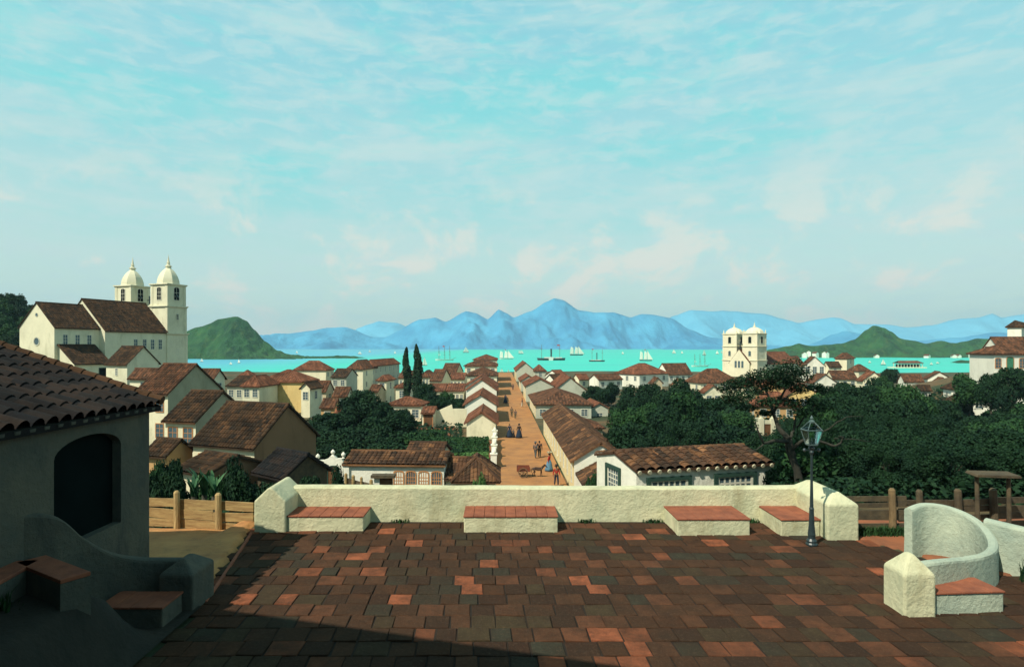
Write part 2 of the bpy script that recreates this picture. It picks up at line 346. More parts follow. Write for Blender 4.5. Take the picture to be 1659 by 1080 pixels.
def win_mesh(w, h, fr, pane, arch=False, mun=(2, 3)):
    key = (round(w, 2), round(h, 2), fr.name, pane.name, arch, mun)
    if key in WIN: return WIN[key]
    f = MB(); b_ = .09*max(1, w)
    # frame boxes protrude 5 cm from the wall (local -y)
    f.box(-w/2-b_, -.05, -h/2-b_, -w/2, .02, h/2+(0 if arch else b_)); f.box(w/2, -.05, -h/2-b_, w/2+b_, .02, h/2+(0 if arch else b_))
    f.box(-w/2, -.07, -h/2-b_, w/2, .02, -h/2)
    if arch:
        pts = [(w/2*math.cos(a), h/2+w*.28*math.sin(a)) for a in [math.pi*i/10 for i in range(11)]]
        for (x0, z0), (x1, z1) in zip(pts, pts[1:]):
            k0 = 1+b_*2/w
            f.face([(x0, -.05, z0), (x0*k0, -.05, z0+b_*.9), (x1*k0, -.05, z1+b_*.9), (x1, -.05, z1)])
            f.face([(x0*k0, -.05, z0+b_*.9), (x0*k0, .02, z0+b_*.9), (x1*k0, .02, z1+b_*.9), (x1*k0, -.05, z1+b_*.9)])
    else: f.box(-w/2, -.05, h/2, w/2, .02, h/2+b_)
    zt = h/2+(w*.26 if arch else 0); mw = .025*max(1, w)
    for i in range(1, mun[0]):
        x = -w/2+w*i/mun[0]; f.box(x-mw, -.032, -h/2, x+mw, .0, zt)
    for i in range(1, mun[1]):
        z = -h/2+h*i/mun[1]; f.box(-w/2, -.03, z-mw, w/2, .0, z+mw)
    fm = f.mesh('window_frame', fr)
    p = MB(); poly = [(-w/2, -.015, -h/2), (w/2, -.015, -h/2), (w/2, -.015, h/2)]
    if arch: poly += [(w/2*math.cos(a), -.015, h/2+w*.28*math.sin(a)) for a in [math.pi*i/10 for i in range(1, 10)]]
    poly += [(-w/2, -.015, h/2)]; p.face(poly)
    q = [(x, .0, z) for x, _, z in reversed(poly)]; p.face(q)
    pm = p.mesh('window_pane', pane)
    WIN[key] = (fm, pm); return WIN[key]
def window(parent, x, y, z, rz, w, h, fr=FRAMEW, pane=GLASS, arch=False, mun=(2, 3), door=False):
    fm, pm = win_mesh(w, h, fr, pane, arch, mun)
    if door:
        o = link('door', pm, parent, (x, y, z), rz); link('door_frame', fm, o)
    else:
        o = link('window', fm, parent, (x, y, z), rz); link('pane', pm, o)
    return o
HC = []
G2_ = 'houses along the right side of the street'
YELC = plaster('sunlit_yellow_plaster', (.74, .62, .34), (.5, .38, .18))  # sunlit street fronts, the light put into a yellower wall colour
def house(label, pl, pc, pr, eave, ridge_, Y, th, kind, wall=CREAM, roof=RRED, fw=(2, 1), sw=(2, 1), L=None, W=None, over=.35, near=0, per=.5, amp=.1, fr=FRAMEW, pane=GLASS, cat='house', group=None, base=None, ww=.9, wh=1.25, chim=False, rz_=None, doors=(), arch=False, name='house', auto=1, fwall=None, exact=0):
    if pc > 1000 and th > 48 and pr and Y > 60 and auto:
        best = None; Cc = P(pc, eave, Y)
        for tt in range(46, 126, 2):
            uu = Vector((-math.cos(R(tt)), math.sin(R(tt)))); vv = Vector((math.sin(R(tt)), math.cos(R(tt)))); kl, kr = (pl-CX)/F, (pr-CX)/F
            Lx = (kl*Cc.y-Cc.x)/(uu.x-kl*uu.y); Wx = (kr*Cc.y-Cc.x)/(vv.x-kr*vv.y)
            if Lx < 1 or Wx < 1: continue
            sc_ = abs(math.log(Lx/(.75*Wx)))+abs(tt-70)*.006
            if best is None or sc_ < best[0]: best = (sc_, tt)
        th = best[1]
    th_ = R(th); u = Vector((-math.cos(th_), math.sin(th_))); v = Vector((math.sin(th_), math.cos(th_)))
    C = P(pc, eave, Y); ze = C.z
    def solve(px, d):
        k = (px-CX)/F; den = d.x-k*d.y
        return (k*C.y-C.x)/den
    if L is None: L = solve(pl, u)
    if W is None: W = solve(pr, v)
    if not (1.5 < L < 60) or not (1.5 < W < 60): print('HOUSE?', label, 'L', round(L, 1), 'W', round(W, 1)); L = min(max(L, 3), 50); W = min(max(W, 3), 50)
    cen = Vector((C.x, C.y))+u*(L/2)+v*(W/2)
    span = {'gx': W, 'gy': L, 'hip': min(L, W), 'shed': W}[kind]/2
    if rz_ is None:
        Yr = cen.y if kind != 'gy' else C.y+u.y*L/2
        rise = CZ-(ridge_-HY)/F*Yr-ze
    else: rise = rz_
    r0 = rise; rise = rise if exact else min(max(rise, span*.36), span*.95)
    if abs(rise-r0) > .8: print('pitch', label[:30], 'span', round(span, 1), 'rise', round(r0, 1), '->', round(rise, 1), 'L', round(L, 1), 'W', round(W, 1), 'ze', round(ze, 1))
    g = gz(cen.x, cen.y) if base is None else base
    H = ze-g
    if H < 2.2: print('LOW', label[:30], round(H, 1)); g = ze-2.2; H = 2.2
    HC.append((label, cen.x, cen.y, L, W, H))
    o = thing(name, label, cat, (cen.x, cen.y, g), -th_, group)
    hx, hy = L/2, W/2; mb = MB()
    b0 = -2.5
    zt = H
    # walls with gables
    if kind == 'gx':
        for s_ in (-1, 1): mb.face([(s_*hx, -hy, b0), (s_*hx, hy, b0), (s_*hx, hy, zt), (s_*hx, 0, zt+rise), (s_*hx, -hy, zt)][::s_])
        for s_ in (-1, 1): mb.face([(-hx, s_*hy, b0), (hx, s_*hy, b0), (hx, s_*hy, zt), (-hx, s_*hy, zt)][::-s_])
    elif kind == 'gy':
        for s_ in (-1, 1): mb.face([(-hx, s_*hy, b0), (hx, s_*hy, b0), (hx, s_*hy, zt), (0, s_*hy, zt+rise), (-hx, s_*hy, zt)][::-s_])
        for s_ in (-1, 1): mb.face([(s_*hx, -hy, b0), (s_*hx, hy, b0), (s_*hx, hy, zt), (s_*hx, -hy, zt)][::s_])
    else: mb.box(-hx, -hy, b0, hx, hy, zt-.02)
    if fwall is None and group == G2_: fwall = YELC
    if fwall is None and wall in (OLIVE, BROWNW): fwall = CREAM  # lit cream fronts against shaded gables, set by wall colour
    if fwall:
        for i_, f_ in enumerate(mb.f):
            ys = [mb.v[j_][1] for j_ in f_]
            if max(ys) < -hy+.01: mb.m[i_] = 1
    w_ = mb.build('wall', [wall, fwall] if fwall else wall, o)
    rb = MB(); crs = .45 if near else 0; zr = zt+.13
    ang = rise/span; dz = over*ang
    if kind == 'gx':
        slope_sheet(rb, (-hx-over*.6, -hy-over, zr-dz), (1, 0, 0), (0, 1, 0), L+over*1.2, hy+over, rise+dz, 0, 0, per, amp, crs)
        slope_sheet(rb, (hx+over*.6, hy+over, zr-dz), (-1, 0, 0), (0, -1, 0), L+over*1.2, hy+over, rise+dz, 0, 0, per, amp, crs)
        rb.tube([(-hx-over*.6, 0, zr+rise), (hx+over*.6, 0, zr+rise)], .13, 8)
    elif kind == 'gy':
        slope_sheet(rb, (hx+over, -hy-over*.6, zr-dz), (0, 1, 0), (-1, 0, 0), W+over*1.2, hx+over, rise+dz, 0, 0, per, amp, crs)
        slope_sheet(rb, (-hx-over, hy+over*.6, zr-dz), (0, -1, 0), (1, 0, 0), W+over*1.2, hx+over, rise+dz, 0, 0, per, amp, crs)
        rb.tube([(0, -hy-over*.6, zr+rise), (0, hy+over*.6, zr+rise)], .13, 8)
    elif kind == 'hip':
        s = span+over; rs = rise+dz
        slope_sheet(rb, (-hx-over, -hy-over, zr-dz), (1, 0, 0), (0, 1, 0), L+2*over, s, rs, s, s, per, amp, crs)
        slope_sheet(rb, (hx+over, hy+over, zr-dz), (-1, 0, 0), (0, -1, 0), L+2*over, s, rs, s, s, per, amp, crs)
        slope_sheet(rb, (hx+over, -hy-over, zr-dz), (0, 1, 0), (-1, 0, 0), W+2*over, s, rs, s, s, per, amp, crs)
        slope_sheet(rb, (-hx-over, hy+over, zr-dz), (0, -1, 0), (1, 0, 0), W+2*over, s, rs, s, s, per, amp, crs)
        T = zr+rise; E = zr-dz
        if L > W: a, c_ = (-hx+hy, 0, T), (hx-hy, 0, T); prs = [((-hx-over, -hy-over, E), a), ((-hx-over, hy+over, E), a), ((hx+over, -hy-over, E), c_), ((hx+over, hy+over, E), c_)]
        else: a, c_ = (0, -hy+hx, T), (0, hy-hx, T); prs = [((-hx-over, -hy-over, E), a), ((hx+over, -hy-over, E), a), ((-hx-over, hy+over, E), c_), ((hx+over, hy+over, E), c_)]
        if abs(L-W) > .3: rb.tube([a, c_], .12, 6)
        for p_, q_ in prs: rb.tube([p_, q_], .11, 6)
    elif kind == 'shed':
        slope_sheet(rb, (-hx-over, -hy-over, zr-dz), (1, 0, 0), (0, 1, 0), L+2*over, W+2*over, rise*1.0, 0, 0, per, amp, crs)
    ro = rb.build('roof', roof, o)
    if chim:
        c2 = MB(); c2.box(-.35+hx*.3, -.3, zt+rise*.5, .35+hx*.3, .3, zt+rise+.8); c2.box(-.42+hx*.3, -.37, zt+rise+.8, .42+hx*.3, .37, zt+rise+.95); c2.build('chimney', GREY, ro)
    # openings
    def put(n, rows, length, fx):
        for r in range(rows):
            zc = H-1.35-r*2.9
            if zc < .3: break
            for i in range(n):
                s_ = -length/2+length*(i+.5)/n
                x, y, rz = fx(s_); window(o, x, y, zc, rz, min(ww, length/n*.55), min(wh, H*.45), fr, pane, arch)
    put(fw[0], fw[1], L, lambda s_: (s_, -hy, 0)); put(sw[0], sw[1], W, lambda s_: (hx, s_, R(90)))
    for (face_, s_, w, h) in doors:
        if face_ == 'f': window(o, s_*L, -hy, h/2+.02, 0, w, h, FRAMEO if wall is not WHITE else FRAMEW, DOORB, mun=(1, 1), door=True)
        else: window(o, hx, s_*W, h/2+.02, R(90), w, h, FRAMEW, DOORB, mun=(1, 1), door=True)
    return o, L, W, H, rise

exec_houses = True
# --- the group of houses at the left, below the big church
house('tall two storey house with shaded gable just right of the dark foreground building', 220, 272, 357, 637, 591, 70, 15, 'gx', OLIVE, RBRN, (2, 2), (1, 1), near=1, per=.36, amp=.11, fr=FRAMEO, ww=1.0, wh=1.5)
house('long cream house with brown roof behind the tall olive gabled house', 300, 346, 364, 613, 591, 88, 12, 'gx', CREAM, RBRN, (3, 1), (1, 1), L=14)
house('lower gabled house with two orange framed sash windows beside the tall olive house', 268, 317, 398, 682, 635, 56, 15, 'gx', OLIVE, RDRK, (2, 1), (0, 0), near=1, per=.33, amp=.11, fr=FRAMEO, ww=1.0, wh=1.4)
house('big dark roofed barn with brown earth gable and cream front, left of the trees', 313, 412, 512, 724, 655, 47, 22, 'gx', BROWNW, RDRK, (3, 1), (0, 0), near=1, per=.3, amp=.11, fr=FRAMEO, pane=DOORB, ww=.8, wh=.9)
house('small low brown shed with tiled roof under the two sash windows', 236, 270, 312, 737, 713, 48, 18, 'gx', OCHRE, RDRK, (0, 0), (0, 0), near=1, per=.3, cat='shed', name='shed')
house('long low outbuilding with dark roof and cream end wall behind the agave plants', 290, 338, 425, 768, 742, 37, 30, 'gx', BROWNW, RDRK, (0, 0), (0, 0), near=1, per=.3, cat='outbuilding', name='outbuilding')
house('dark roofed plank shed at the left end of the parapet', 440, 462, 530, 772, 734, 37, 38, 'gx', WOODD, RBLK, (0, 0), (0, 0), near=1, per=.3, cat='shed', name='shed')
house('large yellow stained building with broad red hipped roof in the left town', 420, 488, 514, 618, 600, 112, 6, 'hip', YELLOW, RRED, (0, 0), (2, 1), per=.45)
house('narrow dark roofed wing on the right of the yellow stained building', 488, 502, 521, 628, 614, 104, 8, 'gy', CREAM, RDRK, (1, 1), (1, 1))
house('little red roofed lean house beyond the wing of the yellow building', 508, 528, 540, 632, 618, 112, 10, 'gx', TAN, RBRN, (1, 1), (1, 1))
house('grey house with dark roof left of the yellow stained building', 368, 394, 403, 625, 610, 110, 6, 'gx', GREY, RDRK, (2, 1), (0, 0), W=8)
house('pale house with pointed red hipped roof touching the yellow stained building', 393, 420, 424, 624, 603, 105, 5, 'hip', PALE, RRED, (2, 1), (0, 0), W=7)
house('tiny red roofed pavilion against the left bay above the grey house', 388, 404, 408, 608, 600, 190, 5, 'hip', CREAM, RRED, (1, 1), (0, 0), W=4, ww=.7)
house('cream house with red hipped roof by the water behind the yellow building', 476, 528, 541, 599, 585, 185, 5, 'hip', CREAM, RRED, (0, 0), (2, 1))
house('low grey house with dark roof between two tall cream houses', 537, 561, 566, 611, 598, 150, 4, 'gx', GREY, RDRK, (2, 1), (0, 0), W=9)
house('tall cream block with brown hipped roof left of the long grey warehouse', 562, 588, 610, 597, 583, 162, 4, 'hip', CREAM, RBRN, (1, 1), (2, 2))
house('long grey windowed warehouse with red roof left of the two cypresses', 588, 605, 647, 592, 580, 172, 6, 'hip', GREY, RRED, (2, 2), (6, 2), wh=1.4)
house('narrow cream tower house with flat red roof in front of the grey warehouse', 612, 626, 639, 615, 608, 128, 8, 'hip', CREAM, RRED, (1, 2), (1, 2))
house('tiny brown roofed hut left of the narrow tower house', 598, 612, 618, 634, 624, 124, 10, 'gx', TAN, RBRN, (1, 1), (0, 0), W=4)
house('small square pale house with red pyramid roof below the two cypresses', 641, 661, 667, 627, 620, 120, 6, 'hip', CREAM, RRED, (1, 1), (0, 0), W=5)
house('long low cream house with red hipped roof and two blue windows amid garden trees', 627, 682, 692, 656, 644, 98, 5, 'hip', CREAM, RRED, (3, 1), (1, 1), ww=1.0)
house('little red roofed gatehouse with a brown door beside the white garden wall', 684, 702, 707, 669, 662, 90, 5, 'gx', CREAM, RRED, (0, 0), (0, 0), W=3.5, doors=[('f', .05, 1.2, 2.1)])
house('cream cottage with brown roof half hidden by the left tree clump', 540, 562, 572, 641, 628, 112, 8, 'gx', CREAM, RBRN, (1, 1), (1, 1))
house('ochre cottage with brown roof left of the big tree clump', 520, 541, 552, 659, 647, 96, 10, 'gx', OCHRE, RBRN, (1, 1), (0, 0))
house('lowest small red roofed cottage peeping above the left tree clump', 543, 560, 567, 671, 661, 92, 8, 'gx', OCHRE, RRED, (1, 1), (0, 0))
house('pale house with brown roof behind the two cypresses', 646, 667, 673, 612, 604, 165, 5, 'gx', CREAM, RBRN, (3, 1), (0, 0), W=9)
house('cream house with brown hipped roof right of the cypresses by the water', 679, 700, 708, 610, 600, 175, 5, 'hip', CREAM, RBRN, (4, 1), (0, 0))
house('cream house with brown roof and shaded grey gable right of the cypresses', 697, 715, 730, 617, 604, 150, 5, 'gx', CREAM, RBRN, (4, 1), (0, 0))
house('brown roofed house farthest back among those right of the cypresses', 715, 738, 750, 605, 593, 185, 5, 'gx', GREY, RBRN, (2, 1), (1, 1))
house('long low cream house with red roof behind the street row', 729, 752, 757, 614, 608, 170, 4, 'gx', CREAM, RRED, (4, 1), (0, 0), W=8)
house('long red roofed row house above the mid garden trees, left half', 694, 720, 724, 633, 625, 138, 3, 'gx', CREAM, RRED, (4, 1), (0, 0), W=7)
house('long red roofed row house above the mid garden trees, right half', 724, 751, 754, 633, 626, 138, 3, 'gx', PALE, RRED, (4, 1), (0, 0), W=7)
# --- street row, left side (gables towards the viewer)
G1 = 'houses along the left side of the street'
house('lowest white gabled house at the near end of the left street row', 756, 803, 0, 685, 669, 80, 0, 'gy', CREAM, RRED, (0, 0), (3, 1), W=11, group=G1)
house('white gabled house with bright red verge, second in the left street row', 753, 804, 0, 656, 640, 97, 0, 'gy', WHITE, RRED, (0, 0), (3, 1), W=15, group=G1)
house('white gabled house, third in the left street row', 756, 804.5, 0, 632, 615, 121, 0, 'gy', WHITE, RRED, (0, 0), (3, 1), W=8, group=G1)
house('slightly taller gabled house, fourth in the left street row', 755, 804.5, 0, 625, 610, 131, 0, 'gy', WHITE, RRED, (0, 0), (3, 1), W=12, group=G1)
house('cream house with brown hipped roof, fifth in the left street row', 757, 805, 0, 608, 596, 150, 0, 'hip', CREAM, RBRN, (3, 1), (3, 1), W=17, group=G1)
house('two storey cream house with brown hipped roof near the shore end of the street', 753, 805, 0, 592.5, 584, 178, 0, 'hip', CREAM, RBRN, (4, 1), (3, 2), W=22, group=G1)
house('farthest red roofed cream house of the left street row, by the sea', 767, 805, 0, 582.5, 576, 212, 0, 'hip', CREAM, RRED, (4, 1), (3, 2), W=24, group=G1)
# --- street row, right side
G2 = 'houses along the right side of the street'
def at_house(label, x, y, L, W, ze, th, kind, **k):
    """same as house() with the near corner given in metres"""
    return house(label, 0, CX+F*x/y, 0, HY+F*(CZ-ze)/y, 0, y, th, kind, L=L, W=W, **k)
at_house('long brown tiled row house with shuttered white wall lining the right of the street', 6.1, 50, 34, 4.3, 2.75, 90, 'gx', wall=WHITE, roof=RNEAR, fw=(11, 1), sw=(0, 0), rz_=1.3, near=1, per=.55, amp=.15, ww=.55, wh=1.5, group=G2, fr=FRAMEW, over=.3)
at_house('tiny tiled shed against the near gable of the long row house', 6.5, 45.5, 3.8, 3.0, 1.9, 90, 'gx', wall=WHITE, roof=RNEAR, fw=(0, 0), sw=(0, 0), rz_=.8, near=1, per=.36, amp=.07, cat='shed', name='shed')
o13 = house('long two window house with dark roof, dormer and red hipped end on the street', 0, 868, 958, 655, 637, 103, 90, 'hip', GREY, RBRN, (5, 1), (4, 1), L=20, group=G2, ww=1.0)
house('lower red roofed wing on the right end of the dormered house', 958, 958, 985, 661, 650, 106, 88, 'gx', GREY, RRED, (0, 0), (1, 1), L=9)
house('small brown roofed outhouse behind the long row house, upper of two', 0, 925, 976, 693, 679, 82, 88, 'hip', OLIVE, RBRN, (0, 0), (2, 1), L=6)
house('small brown roofed outhouse behind the long row house, lower of two', 0, 962, 990, 720, 707, 66, 88, 'gx', OLIVE, RBRN, (0, 0), (1, 1), L=5)
house('grey gabled house with red roof slope at the bend of the street row', 0, 852, 897, 625, 611, 134, 90, 'gx', GREY, RRED, (4, 1), (0, 0), L=14, group=G2)
house('grey gabled house with red slope, right of the one at the street bend', 0, 898, 949, 632, 609, 132, 88, 'gx', GREY, RRED, (0, 0), (0, 0), L=14)
house('small grey gable with red roof high up the right street row', 0, 844, 868, 617, 607, 165, 90, 'gx', GREY, RRED, (4, 1), (0, 0), L=16, group=G2)
house('grey gabled house with bright red roof at the sea end of the right street row', 0, 836.5, 866, 600, 586, 212, 90, 'gx', GREY, RRED, (5, 1), (0, 0), L=26, group=G2)
house('grey house with a small red cupola roof near the sea end of the street', 0, 867, 884, 600, 591, 208, 88, 'hip', GREY, RRED, (0, 0), (1, 1), L=8)
house('white gabled house with red roof behind the right street row', 884, 905, 919, 609, 600, 190, 50, 'gy', WHITE, RRED, (0, 0), (1, 1))
house('small white gabled house with dark roof in front of the white gabled one', 882, 899, 915, 617, 607, 165, 50, 'gy', WHITE, RDRK, (0, 0), (1, 1))
house('small cream house with red roof standing out against the sea', 928, 938, 954, 614, 604, 180, 55, 'gy', CREAM, RRED, (0, 0), (1, 1))
house('low white house with brown roof left of the large hipped building', 955, 970, 1008, 615, 607, 170, 62, 'gy', WHITE, RBRN, (0, 0), (3, 1))
house('large pale building with sweeping red hipped roof by the water', 997, 1036, 1083, 606, 589, 180, 55, 'hip', WHITE, RRED, (3, 1), (3, 1))
house('large pale building with dark red roof behind the hipped one', 1063, 1083, 1121, 606, 587, 200, 60, 'gy', WHITE, RBRN, (0, 0), (4, 1))
house('tiny brown roofed hut above the trees beside the large pale building', 1052, 1058, 1073, 620, 612, 150, 60, 'gx', TAN, RBRN, (0, 0), (1, 1))
house('cream hut with brown roof left of the wide dark roof', 1088, 1094, 1112, 623, 614, 142, 60, 'gx', CREAM, RBRN, (0, 0), (2, 1))
house('wide building with very large dark red hipped roof before the right church', 1111, 1135, 1198, 619, 598, 150, 68, 'hip', CREAM, RBRN, (2, 1), (4, 1))
house('cream cottage with bright red roof in front of the wide dark roof', 1134, 1142, 1169, 635, 624, 118, 62, 'gx', CREAM, RRED, (0, 0), (2, 1))
# --- houses around and right of the second church
house('cream cottage with red roof left of the spreading tree', 1196, 1204, 1232, 624, 612, 150, 62, 'hip', CREAM, RRED, (1, 1), (2, 1))
house('red roofed ochre house seen through the spreading tree, upper one', 1224, 1232, 1272, 632, 616, 132, 64, 'gx', OCHRE, RRED, (0, 0), (3, 1))
house('red roofed ochre house seen through the spreading tree, lower one', 1215, 1226, 1290, 655, 636, 100, 66, 'hip', OCHRE, RRED, (1, 1), (3, 1))
house('red roofed yellow house behind the right side of the spreading tree', 1268, 1276, 1330, 640, 622, 118, 66, 'gx', YELLOW, RRED, (0, 0), (3, 1))
house('white three windowed house with dark red roof right of the second church', 1296, 1303, 1337, 593, 578, 215, 66, 'gx', WHITE, RBRN, (0, 0), (3, 1), ww=1.6, wh=2.6)
house('small cream gabled house with dark roof left of the square tower house', 1333, 1343, 1363, 594, 583, 212, 55, 'gy', CREAM, RDRK, (0, 0), (1, 1))
house('square cream tower house with brown pyramid roof', 1353, 1372, 1384, 580, 572, 226, 45, 'hip', CREAM, RBRN, (0, 0), (1, 1))
house('cream house with broad brown pyramid roof right of the tower house', 1374, 1391, 1409, 600, 588, 195, 50, 'hip', CREAM, RBRN, (0, 0), (0, 0))
house('long brown roofed house with cream gable below the square tower house', 1337, 1350, 1388, 613, 601, 165, 62, 'gy', CREAM, RBRN, (0, 0), (3, 1))
house('brown roofed house with shaded gable right of the spreading tree', 1305, 1318, 1356, 620, 606, 142, 66, 'gx', WHITE, RBRN, (1, 1), (2, 1))
house('bright red roofed cream house rising above the right hand wood', 1388, 1398, 1434, 616, 602, 150, 62, 'gx', CREAM, RRED, (0, 0), (3, 1))
G3 = None
house('small red roofed house with pale gable beside the bay', 1455, 1465, 1496, 617, 607, 160, 62, 'gy', WHITE, RBRN, (0, 0), (2, 1))
house('white gabled house with brown roof at the shore of the right bay', 1496, 1503, 1541, 613, 602, 170, 70, 'gx', WHITE, RBRN, (0, 0), (0, 0))
house('grey gabled lean house in front of the white one at the right shore', 1505, 1512, 1543, 623, 612, 140, 70, 'gx', GREY, RBRN, (0, 0), (0, 0))
house('tiny dark roofed cottage left of the grey lean house', 1484, 1490, 1508, 631, 622, 125, 62, 'gy', WHITE, RDRK, (0, 0), (1, 1))
house('pale house with dark roof and warm hipped end near the right edge', 1528, 1541, 1588, 629, 616, 118, 66, 'hip', WHITE, RDRK, (1, 1), (0, 0))
house('long low house with brown hipped roof above the wood at the right edge', 1556, 1574, 1646, 641, 623, 100, 70, 'hip', WHITE, RBRN, (0, 0), (3, 1))
house('small cottage with dark roof below the pale house near the right edge', 1532, 1544, 1566, 649, 639, 95, 55, 'hip', WHITE, RDRK, (0, 0), (0, 0))
om = house('white mansion with low brown roof and green door on the right hill', 1604, 1610, 1672, 573, 559, 100, 96, 'hip', WHITE, RBRN, (0, 0), (0, 0), L=6, auto=0)
for s_, dr in ((-2.2, 0), (-.4, 1), (1.4, 0)):
    window(om[0], om[1]/2, s_, om[3]-(1.9 if dr else 1.6), R(90), 1.0 if dr else .8, 2.2 if dr else 1.3, FRAMEO, DOORG if dr else GLASS, True, (1, 1) if dr else (2, 3), door=bool(dr))
house('white gabled wing at the left of the hilltop mansion', 1586, 1611, 1640, 576, 557, 112, 60, 'gy', WHITE, RBRN, (0, 0), (0, 0))
house('white gabled house standing behind the hilltop mansion', 1592, 1620, 1680, 566, 547, 124, 60, 'gy', WHITE, RBRN, (0, 0), (0, 0))
house('tall white tower block topping the right hill', 1632, 1655, 1672, 528, 520, 140, 45, 'hip', WHITE, RDRK, (0, 0), (0, 0))

# ------------------------------------------------------------------ the big twin towered church at the left
def gable_roof(parent, x0, x1, y0, y1, ze, rise, mat, per=.4, over=.3, amp=.07, name='roof'):
    """ridge along y"""
    mb = MB(); L = (x1-x0)/2; c = (x0+x1)/2; dz = over*rise/L; W = y1-y0
    slope_sheet(mb, (x1+over, y0-over*.6, ze+.13-dz), (0, 1, 0), (-1, 0, 0), W+over*1.2, L+over, rise+dz, 0, 0, per, amp, .5)
    slope_sheet(mb, (x0-over, y1+over*.6, ze+.13-dz), (0, -1, 0), (1, 0, 0), W+over*1.2, L+over, rise+dz, 0, 0, per, amp, .5)
    mb.tube([(c, y0-over*.6, ze+.13+rise), (c, y1+over*.6, ze+.13+rise)], .15, 8)
    return mb.build(name, mat, parent)
def gable_walls(mb, x0, x1, y0, y1, z0, ze, rise):
    c = (x0+x1)/2
    for s_, y in ((-1, y0), (1, y1)): mb.face([(x0, y, z0), (x1, y, z0), (x1, y, ze), (c, y, ze+rise), (x0, y, ze)][::-s_])
    for s_, x in ((-1, x0), (1, x1)): mb.face([(x, y0, z0), (x, y1, z0), (x, y1, ze), (x, y0, ze)][::s_])
def tower(parent, x0, y0, w, levels, ztop, zfin, wall, di=.12, pin=False, zb=-2):
    """square tower: levels = heights of the cornices, a dome above, an obelisk finial"""
    t = MB(); c = (x0+w/2, y0+w/2)
    prev = zb; ins = 0
    for i, z in enumerate(levels):
        t.box(x0+ins, y0+ins, prev, x0+w-ins, y0+w-ins, z-.25)
        for k in (0, 1):                                     # corner pilasters
            for l in (0, 1):
                px_, py_ = x0+ins-.07+k*(w-2*ins-.5), y0+ins-.07+l*(w-2*ins-.5)
                t.box(px_, py_, prev+.05, px_+.64, py_+.64, z-.3)
        t.box(x0+ins-.18, y0+ins-.18, z-.25, x0+w-ins+.18, y0+w-ins+.18, z-.1); t.box(x0+ins-.3, y0+ins-.3, z-.1, x0+w-ins+.3, y0+w-ins+.3, z+.12)
        prev = z+.12; ins += di
    tw = t.build('tower', wall, parent)
    d = MB(); r = (w/2-ins)*(1.14 if pin else 1.06); hd = ztop-levels[-1]
    pr = [(r*1.04, .12), (r*1.0, .3)]+[(r*(1-.93*t_**1.75), .3+(hd-.3)*(1-(1-t_)**1.3)) for t_ in (.12, .25, .4, .55, .7, .83, .93, 1)]
    d.lathe(pr, (c[0], c[1], levels[-1]), 8); dm = d.build('dome', wall, tw)
    f = MB(); hf = zfin-ztop; k = hf/3
    f.lathe([(.62*k, -.25), (.62*k, .15*k), (.75*k, .2*k), (.75*k, .4*k), (.42*k, .55*k), (.34*k, 1.0*k), (.45*k, 1.1*k), (.3*k, 1.25*k), (.06*k, 2.6*k), (.02, 3*k)], (c[0], c[1], ztop), 8)
    if pin:
        for k_ in (0, 1):
            for l in (0, 1): f.lathe([(.3, 0), (.3, .3), (.18, .4), (.26, .7), (.1, 1.2), (.02, 1.7)], (x0+.3+k_*(w-.6), y0+.3+l*(w-.6), levels[-1]+.12), 8)
    f.build('finial', wall, tw)
    return tw, c
g0 = P(170, 535, 115); th = 20
ch = thing('twin_towered_church', 'large white church with two domed bell towers rising left of the wooded island', 'church', (g0.x, g0.y, gz(g0.x, g0.y)), R(-th))
zb = ch.location.z; Z = lambda z: z-zb
wb = MB(); gable_walls(wb, -12, 0, 0, 13.6, -3, Z(15), 5.9); gable_walls(wb, -10.4, -1.4, -8.3, 0, -3, Z(15.4), 4.3)
wb.build('wall', PALE, ch)
gable_roof(ch, -12, 0, 0, 13.6, Z(15), 5.9, RDRK); gable_roof(ch, -10.4, -1.4, -8.3, 0, Z(15.4), 4.3, RDRK)
for yy in (6.4, 8.4, 10.2, 12.0): window(ch, 0, yy, Z(12.4), R(90), .75, 1.9, FRAMEW, GLASS)
for yy in (-6.4, -4.2, -2.0): window(ch, -1.4, yy, Z(13.2), R(90), .75, 1.7, FRAMEW, GLASS)
def ring(parent, x, y, z, r, rz=0):
    f = MB(); n = 20
    for i in range(n):
        a0, a1 = 2*math.pi*i/n, 2*math.pi*(i+1)/n; r1 = r*1.3
        f.face([(r*math.cos(a0), -.06, r*math.sin(a0)), (r1*math.cos(a0), -.06, r1*math.sin(a0)), (r1*math.cos(a1), -.06, r1*math.sin(a1)), (r*math.cos(a1), -.06, r*math.sin(a1))][::-1])
        f.face([(r1*math.cos(a0), -.06, r1*math.sin(a0)), (r1*math.cos(a0), .02, r1*math.sin(a0)), (r1*math.cos(a1), .02, r1*math.sin(a1)), (r1*math.cos(a1), -.06, r1*math.sin(a1))][::-1])
    o = f.build('round_window', GREY, parent, loc=(x, y, z)); o.rotation_euler = (0, 0, rz)
    p = MB(); p.face([(r*math.cos(2*math.pi*i/n), -.02, r*math.sin(2*math.pi*i/n)) for i in range(n)][::-1]); p.build('pane', GLASS, o)
ring(ch, -5.9, -8.3, Z(12.9), .62); ring(ch, -5.9, -8.3, Z(17.6), .28); ring(ch, -6, 0, Z(18.9), .35)
ZL = [14.7, 20.4, 25.0]
